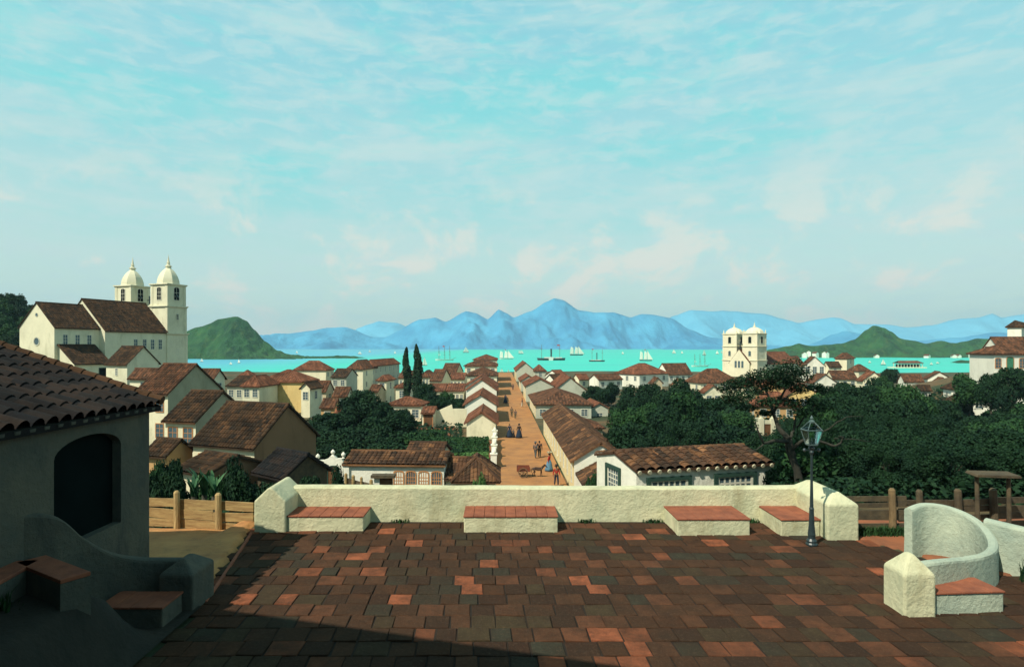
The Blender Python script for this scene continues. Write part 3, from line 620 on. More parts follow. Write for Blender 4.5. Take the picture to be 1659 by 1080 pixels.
for (tx, ty) in ((-4.9, 13.6), (-15.2, 13.6)):
    tw, c = tower(ch, tx, ty, 5.05, [Z(z) for z in ZL], Z(28.7), Z(31.4), PALE)
    w = window(ch, tx+2.52, ty+.22, Z(22.9), 0, 1.1, 2.3, FRAMEW, DARK, True); w.parent = tw
    w = window(ch, tx+4.82, ty+2.5, Z(22.9), R(90), 1.3, 2.3, FRAMEW, DARK, True); w.parent = tw
    bl = MB(); bl.lathe([(.32, 0), (.25, .15), (.17, .5), (.05, .62)], (tx+4.95, ty+2.5, Z(22.3)), 12); bl.build('bell', IRON, tw)
    for z_ in (18.2, 10.9):
        w = window(ch, tx+5.0, ty+2.6, Z(z_), R(90), .4, 1.1, FRAMEW, DARK); w.parent = tw
fb = MB(); fb.face([(-10.2, 16.6, Z(12)), (-5, 16.6, Z(12)), (-5, 16.6, Z(19.5)), (-7.6, 16.6, Z(21.6)), (-10.2, 16.6, Z(19.5))]); fb.face([(-10.2, 17.2, Z(12)), (-5, 17.2, Z(12)), (-5, 17.2, Z(19.5)), (-7.6, 17.2, Z(21.6)), (-10.2, 17.2, Z(19.5))][::-1])
fb.face([(-5, 16.6, Z(19.5)), (-5, 17.2, Z(19.5)), (-7.6, 17.2, Z(21.6)), (-7.6, 16.6, Z(21.6))]); fb.face([(-7.6, 16.6, Z(21.6)), (-7.6, 17.2, Z(21.6)), (-10.2, 17.2, Z(19.5)), (-10.2, 16.6, Z(19.5))])
fb.build('pediment', PALE, ch)
cb = MB(); cb.box(-8.75, 16.8, Z(20.4), -8.55, 17.0, Z(22.9)); cb.box(-9.2, 16.82, Z(21.9), -8.1, 16.98, Z(22.1)); cb.build('cross', IRON, ch)
# lean-to beside the chancel
lt = MB(); lt.box(-1.4, -7.6, -3, 2.6, -1.2, Z(9.0)); lt.face([(-1.4, -7.6, Z(9)), (2.6, -7.6, Z(9)), (-1.4, -7.6, Z(12.2))]); lt.face([(-1.4, -1.2, Z(9)), (-1.4, -1.2, Z(12.2)), (2.6, -1.2, Z(9))]); side = lt.build('side_aisle', PALE, ch)
lr = MB(); slope_sheet(lr, (3.0, -7.9, Z(8.9)), (0, 1, 0), (-1, 0, 0), 7.0, 4.4, 3.5, 0, 0, .4, .07, .5); lr.build('aisle_roof', RDRK, side)
window(ch, 2.6, -2.4, Z(6.6), R(90), 1.3, 2.9, FRAMEG, DARK, mun=(1, 1)); window(ch, 2.6, -5.6, Z(7.2), R(90), 1.0, 1.1)
house('gabled annex with dark roof standing against the side of the big left church', 172, 206, 257, 589, 562, 100, 20, 'gx', PALE, RDRK, (1, 1), (1, 1), near=1, per=.4, amp=.07, cat='annex', name='church_annex', ww=.4, wh=1.1)
# ------------------------------------------------------------------ the church at the right
g0 = P(1226, 600, 240); th = 55
c2 = thing('twin_towered_church', 'cream church with two square domed towers and pointed gable before the blue mountains', 'church', (g0.x, g0.y, gz(g0.x, g0.y)), R(-th))
zb = c2.location.z
yz = lambda py: CZ-(py-HY)/F*240-zb
CH2 = plaster('warm_cream_plaster', (.78, .72, .52), (.6, .54, .36))
for tx in (-6.2, -15.2):
    tw, c = tower(c2, tx, 0, 6.4, [yz(584), yz(561), yz(540)], yz(529), yz(520), CH2, .04, True)
    for (x, y, rz) in ((tx+3.2, .09, 0), (tx+6.34, 3.2, R(90))):
        w = window(c2, x if rz else x, y-.06 if not rz else y, yz(551), rz, 1.25, 2.2, GREY, DARK, True, (1, 1)); w.parent = tw
        w = window(c2, x, y-.15*(rz == 0), yz(573), rz, 1.0, 1.6, GREY, GLASS, True, (1, 1)); w.parent = tw
wb = MB(); gable_walls(wb, -11.6, -2.6, -.9, 5, -3, yz(588), 5.2); wb.build('gable_front', CH2, c2)
gable_roof(c2, -11.6, -2.6, -.7, 5, yz(588), 5.2, RBRN)
for x in (-8.6, -7.1, -5.6): window(c2, x, -.9, yz(591), 0, .9, 2.4, GREY, GLASS, True, (1, 2))
cb = MB(); cb.box(-7.25, -.3, yz(565), -6.95, 0, yz(553)); cb.box(-8.2, -.28, yz(558), -6.0, -.02, yz(557)); cb.build('cross', IRON, c2)
wb = MB(); gable_walls(wb, -11.5, -.6, 5.6, 30, -3, yz(590), 4.6); nv = wb.build('nave_wall', CH2, c2); gable_roof(c2, -11.5, -.6, 5.6, 30, yz(590), 4.6, RRED)
wb = MB(); gable_walls(wb, -9.5, -2.6, 30, 40, -3, yz(593), 3.4); wb.build('sacristy_wall', CH2, c2); gable_roof(c2, -9.5, -2.6, 30, 40, yz(593), 3.4, RBRN)

# ------------------------------------------------------------------ white house with big roof tiles just beyond the parapet
o, L_, W_h, H_, rise_ = house('near white gabled house with huge channel tiles just behind the right of the parapet', 967, 1031, 1249, 764, 733, 31, 75, 'gy', WHITE, RNEAR, (0, 0), (0, 0), near=1, per=.56, amp=.13, over=.17, exact=1, rz_=.5)
for ch_ in o.children:
    if ch_.name.startswith('wall'): ch_.data.materials[0] = WHITE
window(o, -.2, -W_h/2, H_-1.0, 0, 1.15, 1.3, FRAMEW, GLASS, mun=(4, 5))
def lintel(parent, x, y, z, w, h, rz):
    f = MB(); f.box(-w/2-.2, -.1, -h/2, -w/2, .02, h/2+.2); f.box(w/2, -.1, -h/2, w/2+.2, .02, h/2+.2); f.box(-w/2, -.1, h/2, w/2, .02, h/2+.2)
    k = f.build('window_surround', FRAMEG, parent, loc=(x, y, z)); k.rotation_euler = (0, 0, rz)
lintel(o, -.2, -W_h/2-.0, H_-1.0, 1.4, 1.3, 0)
mb = MB(); nt_e = round((W_h+.36)/.56); st_e = (W_h+.36)/nt_e
for i in range(nt_e): mb.tube([(L_/2+.17, -W_h/2-.18+st_e*(i+.5), H_-.02), (L_/2+.23, -W_h/2-.18+st_e*(i+.5), H_-.035)], [.115, .105], 10)
mb.build('eave_mortar', MORTAR, o)
# the far gable window and the two wide windows of the long wall
for s_ in (-.27, .22):
    window(o, L_/2, s_*W_h, H_-1.2, R(90), 1.9, 1.25, FRAMEW, GLASS, mun=(6, 4)); lintel(o, L_/2, s_*W_h, H_-1.15, 2.15, 1.25, R(90))

# ------------------------------------------------------------------ arcaded cottage left of the street
C_ = P(719, 754, 44)
o, L_, Wq, H_, r_ = at_house('long white cottage with arched latticed windows just below the parapet at centre left', C_.x, C_.y, 7.2, 4.0, C_.z, 4, 'gx', wall=WHITE, roof=RNEAR, fw=(0, 0), sw=(0, 0), rz_=.5, exact=1, near=1, per=.36, amp=.09, base=.2, over=.25)
for i, px in enumerate((645, 665, 686, 707)):
    x = P(px, 760, 44).x-C_.x+L_/2
    window(o, x, -Wq/2, H_-1.35, 0, .62, 1.45, FRAMEO, WHITE if i % 2 == 0 else GLASS, True, (4, 6))
window(o, P(625, 760, 44).x-C_.x+L_/2, -Wq/2, H_-1.5, 0, .62, 1.3, FRAMEG, DOORB, True, (1, 1), door=True)
# wing with curved parapet and three small urns, and a sloping yard wall
wg = MB(); xw = C_.x-L_-2.2-o.location.x
prof = [(-3.5, 3.3), (-3.5, 3.3)]
pw = MB(); X0, X1 = -L_/2-2.1, -L_/2+.35; yF = -Wq/2-.16
top = [(X1, H_+.02), (X1-.35, H_+.05), (X1-.55, H_+.45), (X1-.9, H_+.42), (X1-1.1, H_+.62), (X1-1.35, H_+.62), (X1-1.55, H_+.42), (X1-1.9, H_+.3), (X0, H_+.3)]
poly = [(X0, -.5)]+[(X1, -.5)]+top
pw.face([(x, yF, z) for x, z in poly]); pw.face([(x, yF+.3, z) for x, z in reversed(poly)])
for (xa, za), (xb, zb_) in zip(poly, poly[1:]+poly[:1]): pw.face([(xa, yF, za), (xa, yF+.3, za), (xb, yF+.3, zb_), (xb, yF, zb_)])
par = pw.build('scrolled_parapet', WHITE, o)
for k, x in enumerate((X0+.12, X1-1.22, X1-.45)):
    u_ = MB(); u_.lathe([(.12, 0), (.06, .08), (.15, .2), (.15, .3), (.07, .4), (.02, .45)], (x, yF+.15, H_+(.3, .62, .45)[k]), 10); u_.build('urn', WHITE, par)
window(par, X0+1.3, yF, H_-1.0, 0, .75, 1.3, FRAMEG, DOORB, True, (1, 1), door=True)
at_house('low dark roofed lean-to joining the arcaded cottage to the corner house', C_.x+2.3, 44.2, 2.2, 3.4, 2.6, 4, 'gx', wall=WHITE, roof=RNEAR, fw=(1, 1), sw=(0, 0), rz_=1.0, near=1, per=.27, amp=.05, base=.2, cat='lean-to', name='lean_to', ww=.5, wh=.6, pane=DOORB)
C3 = P(806, 775, 43.5)
o3, L3, W3, H3, r3 = at_house('white corner house with dark hipped roof where the street meets the parapet', C3.x-.15, C3.y, 2.75, 4.2, C3.z, 0, 'hip', wall=WHITE, roof=RNEAR, fw=(0, 0), sw=(0, 0), rz_=1.15, near=1, per=.27, amp=.05, base=.1)
window(o3, .55, -W3/2, H3-1.0, 0, .55, 1.2, FRAMEO, DOORB, True, (1, 1), door=True)
at_house('brown roofed back wing with blue white gable rising behind the arcaded cottage', P(712, 728, 50).x, 50, 2.8, 4.4, CZ-.181*50, 6, 'gx', wall=TEALW, roof=RNEAR, fw=(0, 0), sw=(0, 0), rz_=.75, near=1, per=.3, amp=.05, cat='house')

# ------------------------------------------------------------------ terrace
def walls_ribbon(pts, th, zb, name, mat, parent=None, steps=6, seed=1, arch=.07):
    """thick wall along a path of (x, y, ztop), its top gently rounded and hand-made"""
    pts = [Vector(p) for p in pts]; path = []
    for i in range(len(pts)-1):
        p0, p1, p2, p3 = pts[max(i-1, 0)], pts[i], pts[i+1], pts[min(i+2, len(pts)-1)]
        for k in range(steps):
            t = k/steps; path.append(.5*((2*p1)+(p2-p0)*t+(2*p0-5*p1+4*p2-p3)*t*t+(3*p1-p0-3*p2+p3)*t**3))
    path.append(pts[-1]); rows = []
    for i, p in enumerate(path):
        d = path[min(i+1, len(path)-1)]-path[max(i-1, 0)]; d.z = 0; d.normalize(); n_ = Vector((d.y, -d.x, 0))
        j = lambda s: .02*noise.noise(Vector((p.x*1.1+s*7, p.y*1.1, seed)))
        base = Vector((p.x, p.y, 0)); zt = p.z+.018*noise.noise(Vector((p.x, p.y, seed+3)))
        h = th/2
        cs = [(-h-.02, zb), (-h+j(1), (zb+zt)/2), (-h+j(2), zt-arch*1.2), (-h*.85, zt-arch*.45), (-h*.4, zt), (h*.4, zt), (h*.85, zt-arch*.45), (h+j(3), zt-arch*1.2), (h+j(4), (zb+zt)/2), (h+.02, zb)]
        rows.append([base+n_*a+Vector((0, 0, z)) for a, z in cs])
    k = len(rows[0]); vs = [v_ for r in rows for v_ in r]
    fs = [(i*k+j, i*k+j+1, (i+1)*k+j+1, (i+1)*k+j) for i in range(len(rows)-1) for j in range(k-1)]+[tuple(range(k))[::-1], tuple(range((len(rows)-1)*k, len(rows)*k))]
    mb = MB(); mb.idx(vs, fs); return mb.build(name, mat, parent)
TZ = 6.4
# pavers
PAV, t, b = newmat('worn_terrace_pavers'); geo = t.nodes.new('ShaderNodeNewGeometry')
rp = t.nodes.new('ShaderNodeValToRGB'); t.links.new(geo.outputs['Random Per Island'], rp.inputs[0]); rp.color_ramp.interpolation = 'CONSTANT'
pc_ = [(0, (.075, .036, .020)), (.2, (.048, .026, .017)), (.36, (.082, .041, .023)), (.52, (.064, .048, .027)), (.64, (.10, .047, .026)), (.73, (.044, .043, .030)), (.83, (.15, .062, .033)), (.91, (.23, .08, .04)), (.965, (.36, .115, .055))]
while len(rp.color_ramp.elements) < len(pc_): rp.color_ramp.elements.new(.5)
for e, (p_, c_) in zip(rp.color_ramp.elements, pc_): e.position = p_; e.color = c_+(1,)
v = coords(t); c = mixc(t, rng(t, noi(t, v, 2.2, 8, .75), .38, .72, 0, .85), rp.outputs[0], (.032, .022, .016))
c = mixc(t, rng(t, noi(t, v, .45, 8, .7, .6), .42, .66, 0, .72), c, (.045, .030, .020))
c = mixc(t, rng(t, noi(t, v, 16, 5, .75), .52, .75, 0, .4), c, (.15, .095, .06))
t.links.new(c, b.inputs['Base Color']); b.inputs['Roughness'].default_value = .9; b.inputs['Specular IOR Level'].default_value = .06
bump(t, b, noi(t, v, 9, 8, .75), 1, .045)
random.seed(21); mb = MB(); SH = -.038
def inside(x, y):
    left = -7.4+(18.6-y)*(.184) if y > 13.4 else -6.3
    if x < left-.2: return False
    if y > 15.1 and x > 10.35+(17.8-y)*-.1+.0*(y): return x < 10.5+(17.8-y)*.55
    if y > 19.75: return False
    return x < 15
y = 2.2
while y < 19.9:
    d = .56; x = -11-random.random()
    while x < 15:
        w = random.choice((.42, .5, .5, .56, .64)); x1 = x+w
        xm = (x+x1)/2+SH*y
        if inside(xm, y+d/2) and y+d < 20.2:
            sk = random.uniform(.10, .22)               # slightly slanted joints
            g_ = .014; zz = [TZ+random.uniform(-.012, .014) for _ in range(4)]; lift = random.uniform(0, .02)
            q = [(x+g_+SH*y, y+g_), (x1-g_+SH*y, y+g_), (x1-g_+SH*(y+d)-.0, y+d-g_), (x+g_+SH*(y+d), y+d-g_)]
            q = [(a+random.uniform(-.012, .012), b_+random.uniform(-.012, .012)) for a, b_ in q]
            bt = [(a, b_, TZ-.05) for a, b_ in q]
            cx_, cy_ = sum(a for a, _ in q)/4, sum(b_ for _, b_ in q)/4
            md = [(a, b_, z_+lift-.012) for (a, b_), z_ in zip(q, zz)]
            tp = [(cx_+(a-cx_)*.955, cy_+(b_-cy_)*.965, z_+lift) for (a, b_), z_ in zip(q, zz)]
            mb.idx(bt+md+tp, [(i, (i+1) % 4, 4+(i+1) % 4, 4+i) for i in range(4)]+[(4+i, 4+(i+1) % 4, 8+(i+1) % 4, 8+i) for i in range(4)]+[(8, 9, 10, 11)])
        x = x1
    y += d
struct(mb.build('terrace_paving', PAV))
JT = M('dark_joint_earth', (.03, .02, .013), (.018, .014, .011), 3, .95)
jb = MB(); jb.face([(-6.3, 2, TZ-.012), (15, 2, TZ-.012), (15, 15.1, TZ-.012), (11.9, 15.1, TZ-.012), (10.5, 17.8, TZ-.012), (10.5, 19.8, TZ-.012), (-7.4, 19.8, TZ-.012), (-7.4, 18.6, TZ-.012), (-6.3, 13.4, TZ-.012)]); struct(jb.build('terrace_bedding', JT))
eb = MB(); eb.tube([(-6.42, 13.5, TZ+.0), (-6.9, 16, TZ+.01), (-7.42, 18.5, TZ+.0)], .05, 6); struct(eb.build('terrace_kerb', BRICKTOP))
# parapet with end pillars
pa = thing('parapet_wall', 'long low cream plastered parapet closing the far side of the terrace', 'wall', (0, 19.9, TZ))
loc0 = Vector((0, 19.9, TZ))
def rel(pts): return [(x-loc0.x, y-loc0.y, z-loc0.z) for x, y, z in pts]
walls_ribbon(rel([(-6.6, 20.0, 7.52), (-3, 20.0, 7.5), (0, 20.0, 7.485), (4, 20.0, 7.47), (7, 20.0, 7.48), (9.7, 20.0, 7.5)]), .46, -.4, 'wall', TERW, pa, 14, 2, .05)
def pillar(x0, y0, x1, y1, ze, zt, parent, mat, kind='gable', z0=TZ-.3, name='pillar', off=loc0):
    mb = MB(); x0, x1 = x0-off.x, x1-off.x; y0, y1 = y0-off.y, y1-off.y; z0, ze, zt = z0-off.z, ze-off.z, zt-off.z; c = (x0+x1)/2
    if kind == 'gable':
        pr = [(x0, z0), (x1, z0), (x1, ze), (c+.05, zt), (c-.05, zt), (x0, ze)]
        n = len(pr); mb.idx([(a, y0, b_) for a, b_ in pr]+[(a, y1, b_) for a, b_ in pr], [tuple(range(n)), tuple(reversed(range(n, 2*n)))]+[(i, n+i, n+(i+1) % n, (i+1) % n) for i in range(n)])
    else:
        i_ = .42*min(x1-x0, y1-y0); mb.idx([(x0, y0, z0), (x1, y0, z0), (x1, y1, z0), (x0, y1, z0), (x0, y0, ze), (x1, y0, ze), (x1, y1, ze), (x0, y1, ze), (x0+i_, y0+i_, zt), (x1-i_, y0+i_, zt), (x1-i_, y1-i_, zt), (x0+i_, y1-i_, zt)],
            [(0, 1, 5, 4), (1, 2, 6, 5), (2, 3, 7, 6), (3, 0, 4, 7), (4, 5, 9, 8), (5, 6, 10, 9), (6, 7, 11, 10), (7, 4, 8, 11), (8, 9, 10, 11), (3, 2, 1, 0)])
    o = mb.build(name, mat, parent, bevel=.045); return o
pillar(-7.38, 18.6, -6.42, 20.25, 7.33, 7.74, pa, TERW, 'gable')
pillar(9.52, 17.85, 10.42, 20.25, 7.42, 7.72, pa, TERW, 'hip')
def bench(label, pts, z1, mat, nb, rz=0, top=BRICKTOP):
    x0, y0, x1, y1 = pts; cx, cy = (x0+x1)/2, (y0+y1)/2
    o = thing('masonry_bench', label, 'bench', (cx, cy, TZ), rz, 'masonry benches with red brick seats round the terrace'); w, d, h = (x1-x0)/2, (y1-y0)/2, z1-TZ
    b1 = MB(); b1.box(-w, -d, -.25, w, d, h-.045); b1.build('base', mat, o, bevel=.03)
    s_ = MB(); n = max(2, round(2*w/nb))
    for i in range(n):
        a = -w-.02+i*(2*w+.04)/n; e = -w-.02+(i+1)*(2*w+.04)/n
        s_.box(a+.004, -d-.025, h-.044, e-.004, d+.02, h+random.uniform(-.004, .006))
    s_.build('seat', top, o, bevel=.012); return o
bench('masonry bench at the left end of the parapet beside the gabled pillar', (-6.42, 18.7, -4.1, 19.76), 6.88, TERW, .33)
bench('masonry bench against the middle of the cream parapet', (-1.05, 18.6, 1.78, 19.76), 6.9, TERW, .33)
bench('masonry bench against the parapet below the near white tiled house', (5.3, 18.3, 7.45, 19.76), 6.9, TERW, .33)
bench('masonry bench behind the lamp post at the right end of the parapet', (8.35, 18.25, 9.5, 19.76), 6.9, TERW, .33)
# right wing: curved wall, pillar, bench
cw = thing('curved_wing_wall', 'tall curved whitewashed stair wall ending in a capped pillar at the right of the terrace', 'wall', (11.4, 14.9, TZ))
loc0 = Vector((11.4, 14.9, TZ))
walls_ribbon(rel([(10.98, 16.55, 7.66), (11.5, 16.72, 7.76), (12.0, 16.55, 7.74), (12.28, 16.0, 7.6), (12.22, 15.4, 7.38), (11.85, 14.8, 7.24), (11.3, 14.35, 7.2), (10.6, 13.95, 7.25), (9.9, 13.6, 7.33), (9.0, 13.3, 7.36)]), .22, -.4, 'curved_wall', TEALW, cw, 8, 5, .06)
pillar(8.40, 12.78, 9.06, 13.5, 7.27, 7.62, cw, TERW, 'hip', off=loc0)
wr = walls_ribbon([(12.42, 15.75, 7.62), (13.1, 14.9, 7.55), (14.2, 13.7, 7.5), (15.6, 11.8, 7.5)], .36, TZ-.4, 'retaining_wall', TEALW, None, 8, 9, .06)
tag(wr, 'pale weathered wall running off the right edge from the curved wall', 'wall')
bench('short masonry bench beside the capped pillar in front of the curved right wall', (9.04, 12.95, 10.62, 13.7), 6.86, TEALW, .3, R(4))
# left wing
cl = thing('curved_wing_wall', 'shaded curved wall sweeping down to a rounded pillar in the dark left corner', 'wall', (-7.6, 13, TZ)); loc0 = Vector((-7.6, 13, TZ))
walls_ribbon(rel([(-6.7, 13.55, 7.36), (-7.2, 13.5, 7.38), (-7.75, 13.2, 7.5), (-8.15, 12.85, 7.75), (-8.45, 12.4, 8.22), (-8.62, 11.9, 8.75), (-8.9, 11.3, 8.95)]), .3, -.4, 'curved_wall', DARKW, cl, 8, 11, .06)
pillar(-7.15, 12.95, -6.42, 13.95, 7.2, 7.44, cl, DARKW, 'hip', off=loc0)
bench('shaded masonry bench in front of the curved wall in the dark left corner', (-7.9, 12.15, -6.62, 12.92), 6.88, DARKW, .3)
# corner bench, two arms
cb_ = thing('corner_bench', 'angled two armed red topped bench in the shadow at the far left edge', 'bench', (-8.5, 11.3, 7.5))
lz = cb_.location.z; loc0 = cb_.location.copy()
for (a, b_) in (((-8.5, 11.35), (-7.1, 10.5)), ((-8.5, 11.2), (-8.28, 9.2))):
    a, b_ = Vector(a), Vector(b_); d = (b_-a).normalized(); n_ = Vector((d.y, -d.x))
    if n_.y > 0: n_ = -n_
    ln = (b_-a).length; mb = MB(); q = [a-n_*.15, b_-n_*.15, b_+n_*.32, a+n_*.32]
    if d.x < 0: q = q[::-1]
    q = [(p_.x-loc0.x, p_.y-loc0.y) for p_ in q]
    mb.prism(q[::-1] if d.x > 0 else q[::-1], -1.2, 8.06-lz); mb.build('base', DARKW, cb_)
    m2_ = MB(); m2_.prism(q[::-1], 8.063-lz, 8.13-lz); m2_.build('seat', BRICKTOP, cb_, bevel=.01)

# ------------------------------------------------------------------ the dark house at the left
dh = thing('foreground_house', 'dark shaded house with arched opening and channel tiled roof filling the left edge', 'house', (-12, 11, TZ)); lo_ = Vector((-12, 11, TZ))
WX = -8.72; Y0, Y1 = 3.5, 15.4; zE, zR = 10.46, 12.12
oy0, oy1, oz0, ozS, oz1 = 12.1, 14.25, 7.95, 9.75, 10.12
mb = MB()
X = WX-lo_.x; y_ = lambda v_: v_-lo_.y; z_ = lambda v_: v_-TZ
arcp = [(oy1-(oy1-oy0)*(1-math.cos(a))/2, ozS+(oz1-ozS)*math.sin(a)) for a in [math.pi*i/14 for i in range(15)]]
for depth, flip in ((0, 1), (-.2, -1)):
    x = X+depth
    polys = [[(x, y_(Y0), -.8), (x, y_(oy0), -.8), (x, y_(oy0), z_(zE)), (x, y_(Y0), z_(zE))], [(x, y_(oy1), -.8), (x, y_(Y1), -.8), (x, y_(Y1), z_(zE)), (x, y_(oy1), z_(zE))], [(x, y_(oy0), -.8), (x, y_(oy1), -.8), (x, y_(oy1), z_(oz0)), (x, y_(oy0), z_(oz0))]]
    for (ya, za), (yb, zb_) in zip(arcp, arcp[1:]): polys.append([(x, y_(yb), z_(zb_)), (x, y_(ya), z_(za)), (x, y_(ya), z_(zE)), (x, y_(yb), z_(zE))])
    for p_ in polys: mb.face(p_[::flip])
rev = [(oy0, oz0)]+[(oy1, oz0)]+arcp
for (ya, za), (yb, zb_) in zip(rev, rev[1:]+rev[:1]): mb.face([(X, y_(ya), z_(za)), (X, y_(yb), z_(zb_)), (X-.2, y_(yb), z_(zb_)), (X-.2, y_(ya), z_(za))])
XL = -18.4-lo_.x
for s_, yy in ((1, Y1), (-1, Y0)):
    mb.face([(X, y_(yy), -.8), (XL, y_(yy), -.8), (XL, y_(yy), z_(zE)), ((X+XL)/2, y_(yy), z_(zR)), (X, y_(yy), z_(zE))][::s_])
mb.face([(XL, y_(Y0), -.8), (XL, y_(Y1), -.8), (XL, y_(Y1), z_(zE)), (XL, y_(Y0), z_(zE))][::-1])
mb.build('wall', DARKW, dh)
ib = MB(); ib.box(X-.3, y_(oy0)-.3, z_(oz0)-.4, X-.22, y_(oy1)+.3, z_(oz1)+.3); ib.build('dark_inner_panel', DARK, dh)  # near-black panel standing for the unlit inside of the arch
mb = MB(); hw = (WX+18.4)/2; ov = .16; rs = (zR-zE)*(hw+ov)/hw
slope_sheet(mb, (X+ov, y_(Y0)-.25, z_(zR)+.1-rs), (0, 1, 0), (-1, 0, 0), Y1-Y0+.5, hw+ov, rs, 0, 0, .36, .14, .62)
slope_sheet(mb, (XL-ov, y_(Y1)+.25, z_(zR)+.1-rs), (0, -1, 0), (1, 0, 0), Y1-Y0+.5, hw+ov, rs, 0, 0, .36, .14, .62)
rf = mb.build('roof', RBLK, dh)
vb = MB()
for k in range(15):
    t0, t1 = k/15, (k+1.12)/15; a = Vector((X+ov+.06, y_(Y1)+.2, z_(zR)+.1-rs+.13)); d = Vector((-(hw+ov), 0, rs)); vb.tube([a+d*t0, a+d*min(1, t1)], [.12, .09], 8)
vb.build('verge_tiles', RDRK, rf)
sb = MB()
for k in range(34): sb.lathe([(.06, 0), (.15, .06), (.16, .12)], (X+.03, y_(Y0)+.17+k*.36-.25, z_(zE)-.09), 8)
sb.build('eave_mortar', DARKW, rf)
# unseen block added behind the viewpoint to shade the terrace corner
bh = thing('unseen_shade_house', 'tall unseen house added behind the viewer to shade the left of the terrace', 'house', (-14, 0, TZ))
MAN = plaster('unseen_house_dark_wall', (.10, .09, .07)); B0 = Vector((-14, 0, TZ)); zt = 16.6  # wall kept dark so the unseen house bounces little light
def sh_back(x, y, z, zt_): k = (zt_-z)/SUN.z; return (x+SUN.x*k, y+SUN.y*k)
A_ = sh_back(-6.55, 13.35, 6.4, zt); B_ = sh_back(2.18, 10.75, 6.4, zt)
dx, dy = B_[0]-A_[0], B_[1]-A_[1]
k = (-4.6-A_[0])/dx; E_ = (-4.6, A_[1]+dy*k)
k2 = (-26-A_[0])/dx; G_ = (-26, A_[1]+dy*k2)
mb = MB(); poly = [(G_[0], G_[1]), (G_[0], -14), (-4.6, -14), E_]; poly = [(x-B0.x, y-B0.y) for x, y in poly]
mb.prism(poly, -1, zt-TZ-.5); mb.box(9.4+.01, -15, -1, 30, -3.2, zt-TZ-.5); mb.build('wall', MAN, bh)  # the box is a wing added to cut skylight on the terrace
mb = MB(); mb.prism([(x*1.02, y) for x, y in poly], zt-TZ-.5, zt-TZ); mb.box(9.8, -15.2, zt-TZ-.5, 30.2, -3.0, zt-TZ); mb.build('cornice', MAN, bh)
for i in range(4): window(bh, poly[2][0], -12+i*3.4-0, 3.5, R(90), 1.1, 1.8)
# ------------------------------------------------------------------ street lamp
lp = thing('street_lamp', 'slender dark iron gas lamp with glazed lantern standing on the terrace', 'street lamp', (8.82, 17.4, TZ))
mb = MB(); mb.lathe([(.15, 0), (.16, .05), (.13, .09), (.14, .14), (.10, .2), (.095, .28), (.105, .3), (.10, .34), (.075, .6), (.062, 1.0), (.068, 1.03), (.05, 1.08), (.036, 1.8), (.032, 2.55), (.05, 2.58), (.06, 2.62), (.04, 2.68), (.09, 2.74), (.05, 2.8)], n=14); mb.build('post', IRON, lp)
mb = MB(); mb.tube([(-.2, 0, 2.68), (.2, 0, 2.68)], .018, 6)
for s_ in (-1, 1): mb.lathe([(.01, -.045), (.045, -.02), (.05, .01), (.03, .045), (.005, .06)], (s_*.2, 0, 2.68), 8)
mb.build('ladder_bar', IRON, lp)
mb = MB(); zb0, zb1, zb2 = 2.84, 3.25, 3.46; rb_, rt_, rr = .115, .205, .06
q = lambda r, z: [(r*s1, r*s2, z) for s1, s2 in ((-1, -1), (1, -1), (1, 1), (-1, 1))]
for ra, za, rb2, zc in ((rb_, zb0, rt_, zb1), (rt_, zb1, rr, zb2)):
    for p0, p1 in zip(q(ra, za), q(rb2, zc)): mb.tube([p0, p1], .014, 6)
for r, z, w in ((rb_, zb0, .018), (rt_, zb1, .022), (rr, zb2, .014)):
    c_ = q(r, z)
    for i in range(4): mb.tube([c_[i], c_[(i+1) % 4]], w, 6)
mb.box(-rb_, -rb_, zb0-.03, rb_, rb_, zb0-.005); mb.lathe([(.075, 0), (.08, .03), (.05, .06), (.02, .08), (.045, .11), (.03, .15), (.008, .2)], (0, 0, zb2), 10); LF = M('lantern_iron_paint', (.10, .15, .14), (.04, .07, .07), 8, .4, spec=.6); ln = mb.build('lantern_frame', LF, lp)
LG, t, b = newmat('lantern_glass'); b.inputs['Base Color'].default_value = (.45, .55, .55, 1); b.inputs['Transmission Weight'].default_value = 1; b.inputs['Roughness'].default_value = .05; b.inputs['IOR'].default_value = 1.1
mb = MB()
for ra, za, rb2, zc in ((rb_, zb0, rt_, zb1), (rt_, zb1, rr, zb2)):
    A1, B1 = q(ra, za), q(rb2, zc)
    for i in range(4): mb.face([A1[i], A1[(i+1) % 4], B1[(i+1) % 4], B1[i]])
mb.build('lantern_glass', LG, lp)
mb = MB(); mb.lathe([(.05, 0), (.05, .05), (.02, .08), (.03, .12), (.012, .2)], (0, 0, zb0), 8); mb.build('burner', LF, lp)

